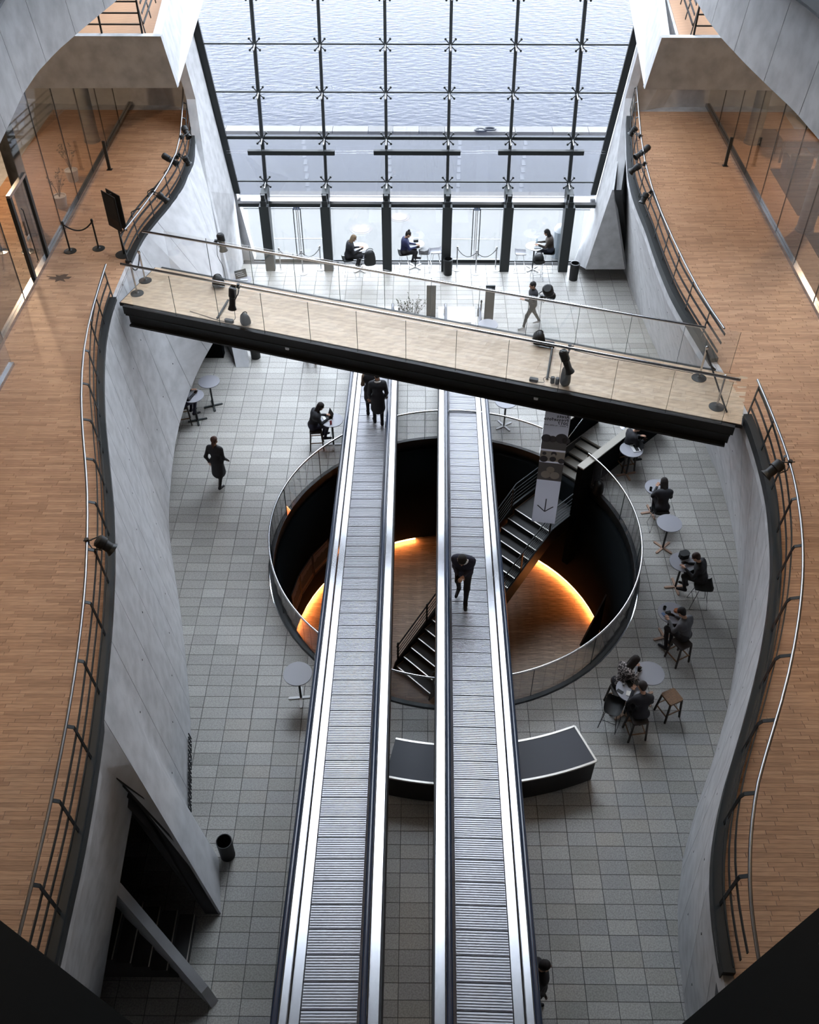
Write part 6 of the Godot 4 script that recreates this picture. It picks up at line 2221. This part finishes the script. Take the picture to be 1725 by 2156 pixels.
func build_gallery_things() -> void:
	# plants, posts, bins and tables in the glazed rooms
	plant(gp(155, 380, L1), 0.9, 10, 5, "potted plant in white pot behind the left glass wall beside the column", 0.35)
	plant(gp(131, 435, L1), 0.8, 10, 6, "potted plant in white pot behind left glass wall, nearer the door", 0.3)
	plant(gp(16, 622, L1) + Vector3(-0.6, 0, 0), 1.0, 14, 8, "bushy potted plant behind the left glass wall before the door", 0.4)
	for q in [[24, 530, "steel barrier post with bright foot behind the left glass door"], [78, 530, "brown barrier post with bright foot behind the left glass door"]]:
		stanchion(gp(q[0], q[1], L1) + Vector3(-0.25, 0, 0), q[2], "barrier posts behind the left glass", M.stool_dark, M.steel)
	small("notice_card", "small white notice card on the handle of the left glass door", "notice", gp(53, 504, L1 + 0.9) + Vector3(0.1, 0, 0), Vector3(0.012, 0.1, 0.2), M.white, 0.0, 0.002)
	var fp := thing("floor_post", "slim dark post standing at the left glass wall", "post", gp(231, 357, L1))
	var st := st0()
	bx(st, Vector3(0, 0.45, 0), Vector3(0.09, 0.9, 0.05))
	put("post_body", st, M.frame_dark, fp)
	var s2 := st0()
	bx(s2, Vector3(0, 0.005, 0), Vector3(0.16, 0.01, 0.14))
	put("foot_plate", s2, M.steel_dark, fp)
	dup(fp, gp(1527, 349, L1), 0.0, "slim dark post standing at the right glass wall")
	# reading table with a lamp in the right room
	var tb := thing("reading_table", "wooden reading table lit by a small lamp behind the right glass", "table", at(12.2, L1, 29.4))
	var s3 := st0()
	bx(s3, Vector3(0, 0.73, 0), Vector3(1.8, 0.05, 0.8))
	put("table_top", s3, M.stool_wood, tb)
	for x in [-0.8, 0.8]:
		for z in [-0.32, 0.32]:
			var s4 := st0()
			bx(s4, Vector3(x, 0.355, z), Vector3(0.06, 0.71, 0.06))
			put("leg", s4, M.stool_dark, tb)
	for k in 2:
		var c := thing("lounge_chair", ("low black armchair before the reading table" if k == 0 else "low black armchair at the end of the reading table"), "armchair", at(11.6 + k * 1.2, L1, 28.2 - 0.2 * k), 0.4 * k)
		var s5 := st0()
		rounded(s5, Vector3(0.7, 0.36, 0.7), 0.08, Transform3D(Basis(), Vector3(0, 0.22, 0)))
		put("seat", s5, M.black, c)
		var s6 := st0()
		rounded(s6, Vector3(0.7, 0.45, 0.16), 0.05, Transform3D(Basis(), Vector3(0, 0.55, 0.28)))
		put("backrest", s6, M.black, c)
		for x in [-0.32, 0.32]:
			var s7 := st0()
			rounded(s7, Vector3(0.12, 0.2, 0.6), 0.04, Transform3D(Basis(), Vector3(x, 0.48, 0)))
			put("armrest", s7, M.black, c)
	# glass corner of the landing at the left edge
	var gs := setting("window_20")
	var s8 := st0()
	slab3(s8, [gp(0, 815, L1), gp(26, 768, L1), gp(26, 768, L1) + Vector3(0, 1.1, 0), gp(0, 815, L1) + Vector3(0, 1.1, 0)], Vector3(-0.015, 0, 0))
	put("pane", s8, M.glass_dark, gs)
	var s9 := st0()
	bar(s9, gp(-20, 850, L1) + Vector3(0, 0.04, 0), gp(26, 768, L1) + Vector3(0, 0.04, 0), 0.12, 0.08)
	put("floor_channel", s9, M.brushed, gs)
	# railings of the upper gallery by the facade
	for s in [-1.0, 1.0]:
		var t := thing("balcony_railing", "short dark railing on the upper %s gallery by the facade" % ("left" if s < 0 else "right"), "railing", Vector3.ZERO, 0, "upper gallery railings")
		var a := at(s * 6.55, 10.75, 24.3)
		var b := at(s * 7.4, 10.75, 33.6)
		var sh := st0()
		tube(sh, [a + Vector3(s * 0.15, 0.9, 0), b + Vector3(s * 0.15, 0.9, 0)], 0.026, 8)
		put("handrail", sh, M.steel, t)
		for k in 3:
			var sr := st0()
			bar(sr, a + Vector3(0, 0.2 + 0.22 * k, 0), b + Vector3(0, 0.2 + 0.22 * k, 0), 0.016, 0.06)
			put("rail_bar", sr, M.steel_dark, t)
		for k in 9:
			var p := a.lerp(b, k / 8.0)
			var sp := st0()
			bar(sp, p + Vector3(0, -0.05, 0), p + Vector3(s * 0.1, 0.88, 0), 0.014, 0.055, Vector3.BACK)
			put("post", sp, M.steel_dark, t)
		var t2 := thing("balcony_railing", "low dark railing across the front of the upper %s gallery" % ("left" if s < 0 else "right"), "railing", Vector3.ZERO, 0, "upper gallery railings")
		for k in 3:
			var sr2 := st0()
			bar(sr2, at(s * 6.6, 10.95 + 0.25 * k, 24.2), at(s * 10.5, 10.95 + 0.25 * k, 24.2), 0.03, 0.03)
			put("rail_bar", sr2, M.steel_dark, t2)
		for k in 5:
			var sp2 := st0()
			bx(sp2, at(s * (6.6 + k * 0.97), 11.1, 24.2), Vector3(0.04, 0.76, 0.04))
			put("post", sp2, M.steel_dark, t2)

# ---------- stairs behind the opening in the left wall
func build_side_stairs() -> void:
	var t := thing("side_staircase", "dark stairs with bright nosings rising inside the left wall opening", "staircase", at(-4.2, 0, 7.0))
	for k in 9:
		var s := st0()
		bx(s, Vector3(-0.15 - k * 0.3, 0.085 + k * 0.085, 0), Vector3(0.3, 0.17 * (k + 1), 1.1))
		var step := put("step", s, M.stair_step, t)
		var sn := st0()
		bx(sn, Vector3(-0.012 - k * 0.3, 0.17 * (k + 1) + 0.004, 0), Vector3(0.022, 0.012, 1.1))
		put("nosing", sn, M.nosing, step)
	var w := setting("wall_side_stair")
	var sw := st0()
	slab3(sw, [at(-3.55, 0, 6.05), at(-3.7, 0.4, 6.17), at(-5.7, 2.6, 7.72), at(-5.7, 0, 7.72)], Vector3(-0.1, 0, 0.13))
	put("stair_parapet", sw, M.concrete, w)
	var sb := st0()
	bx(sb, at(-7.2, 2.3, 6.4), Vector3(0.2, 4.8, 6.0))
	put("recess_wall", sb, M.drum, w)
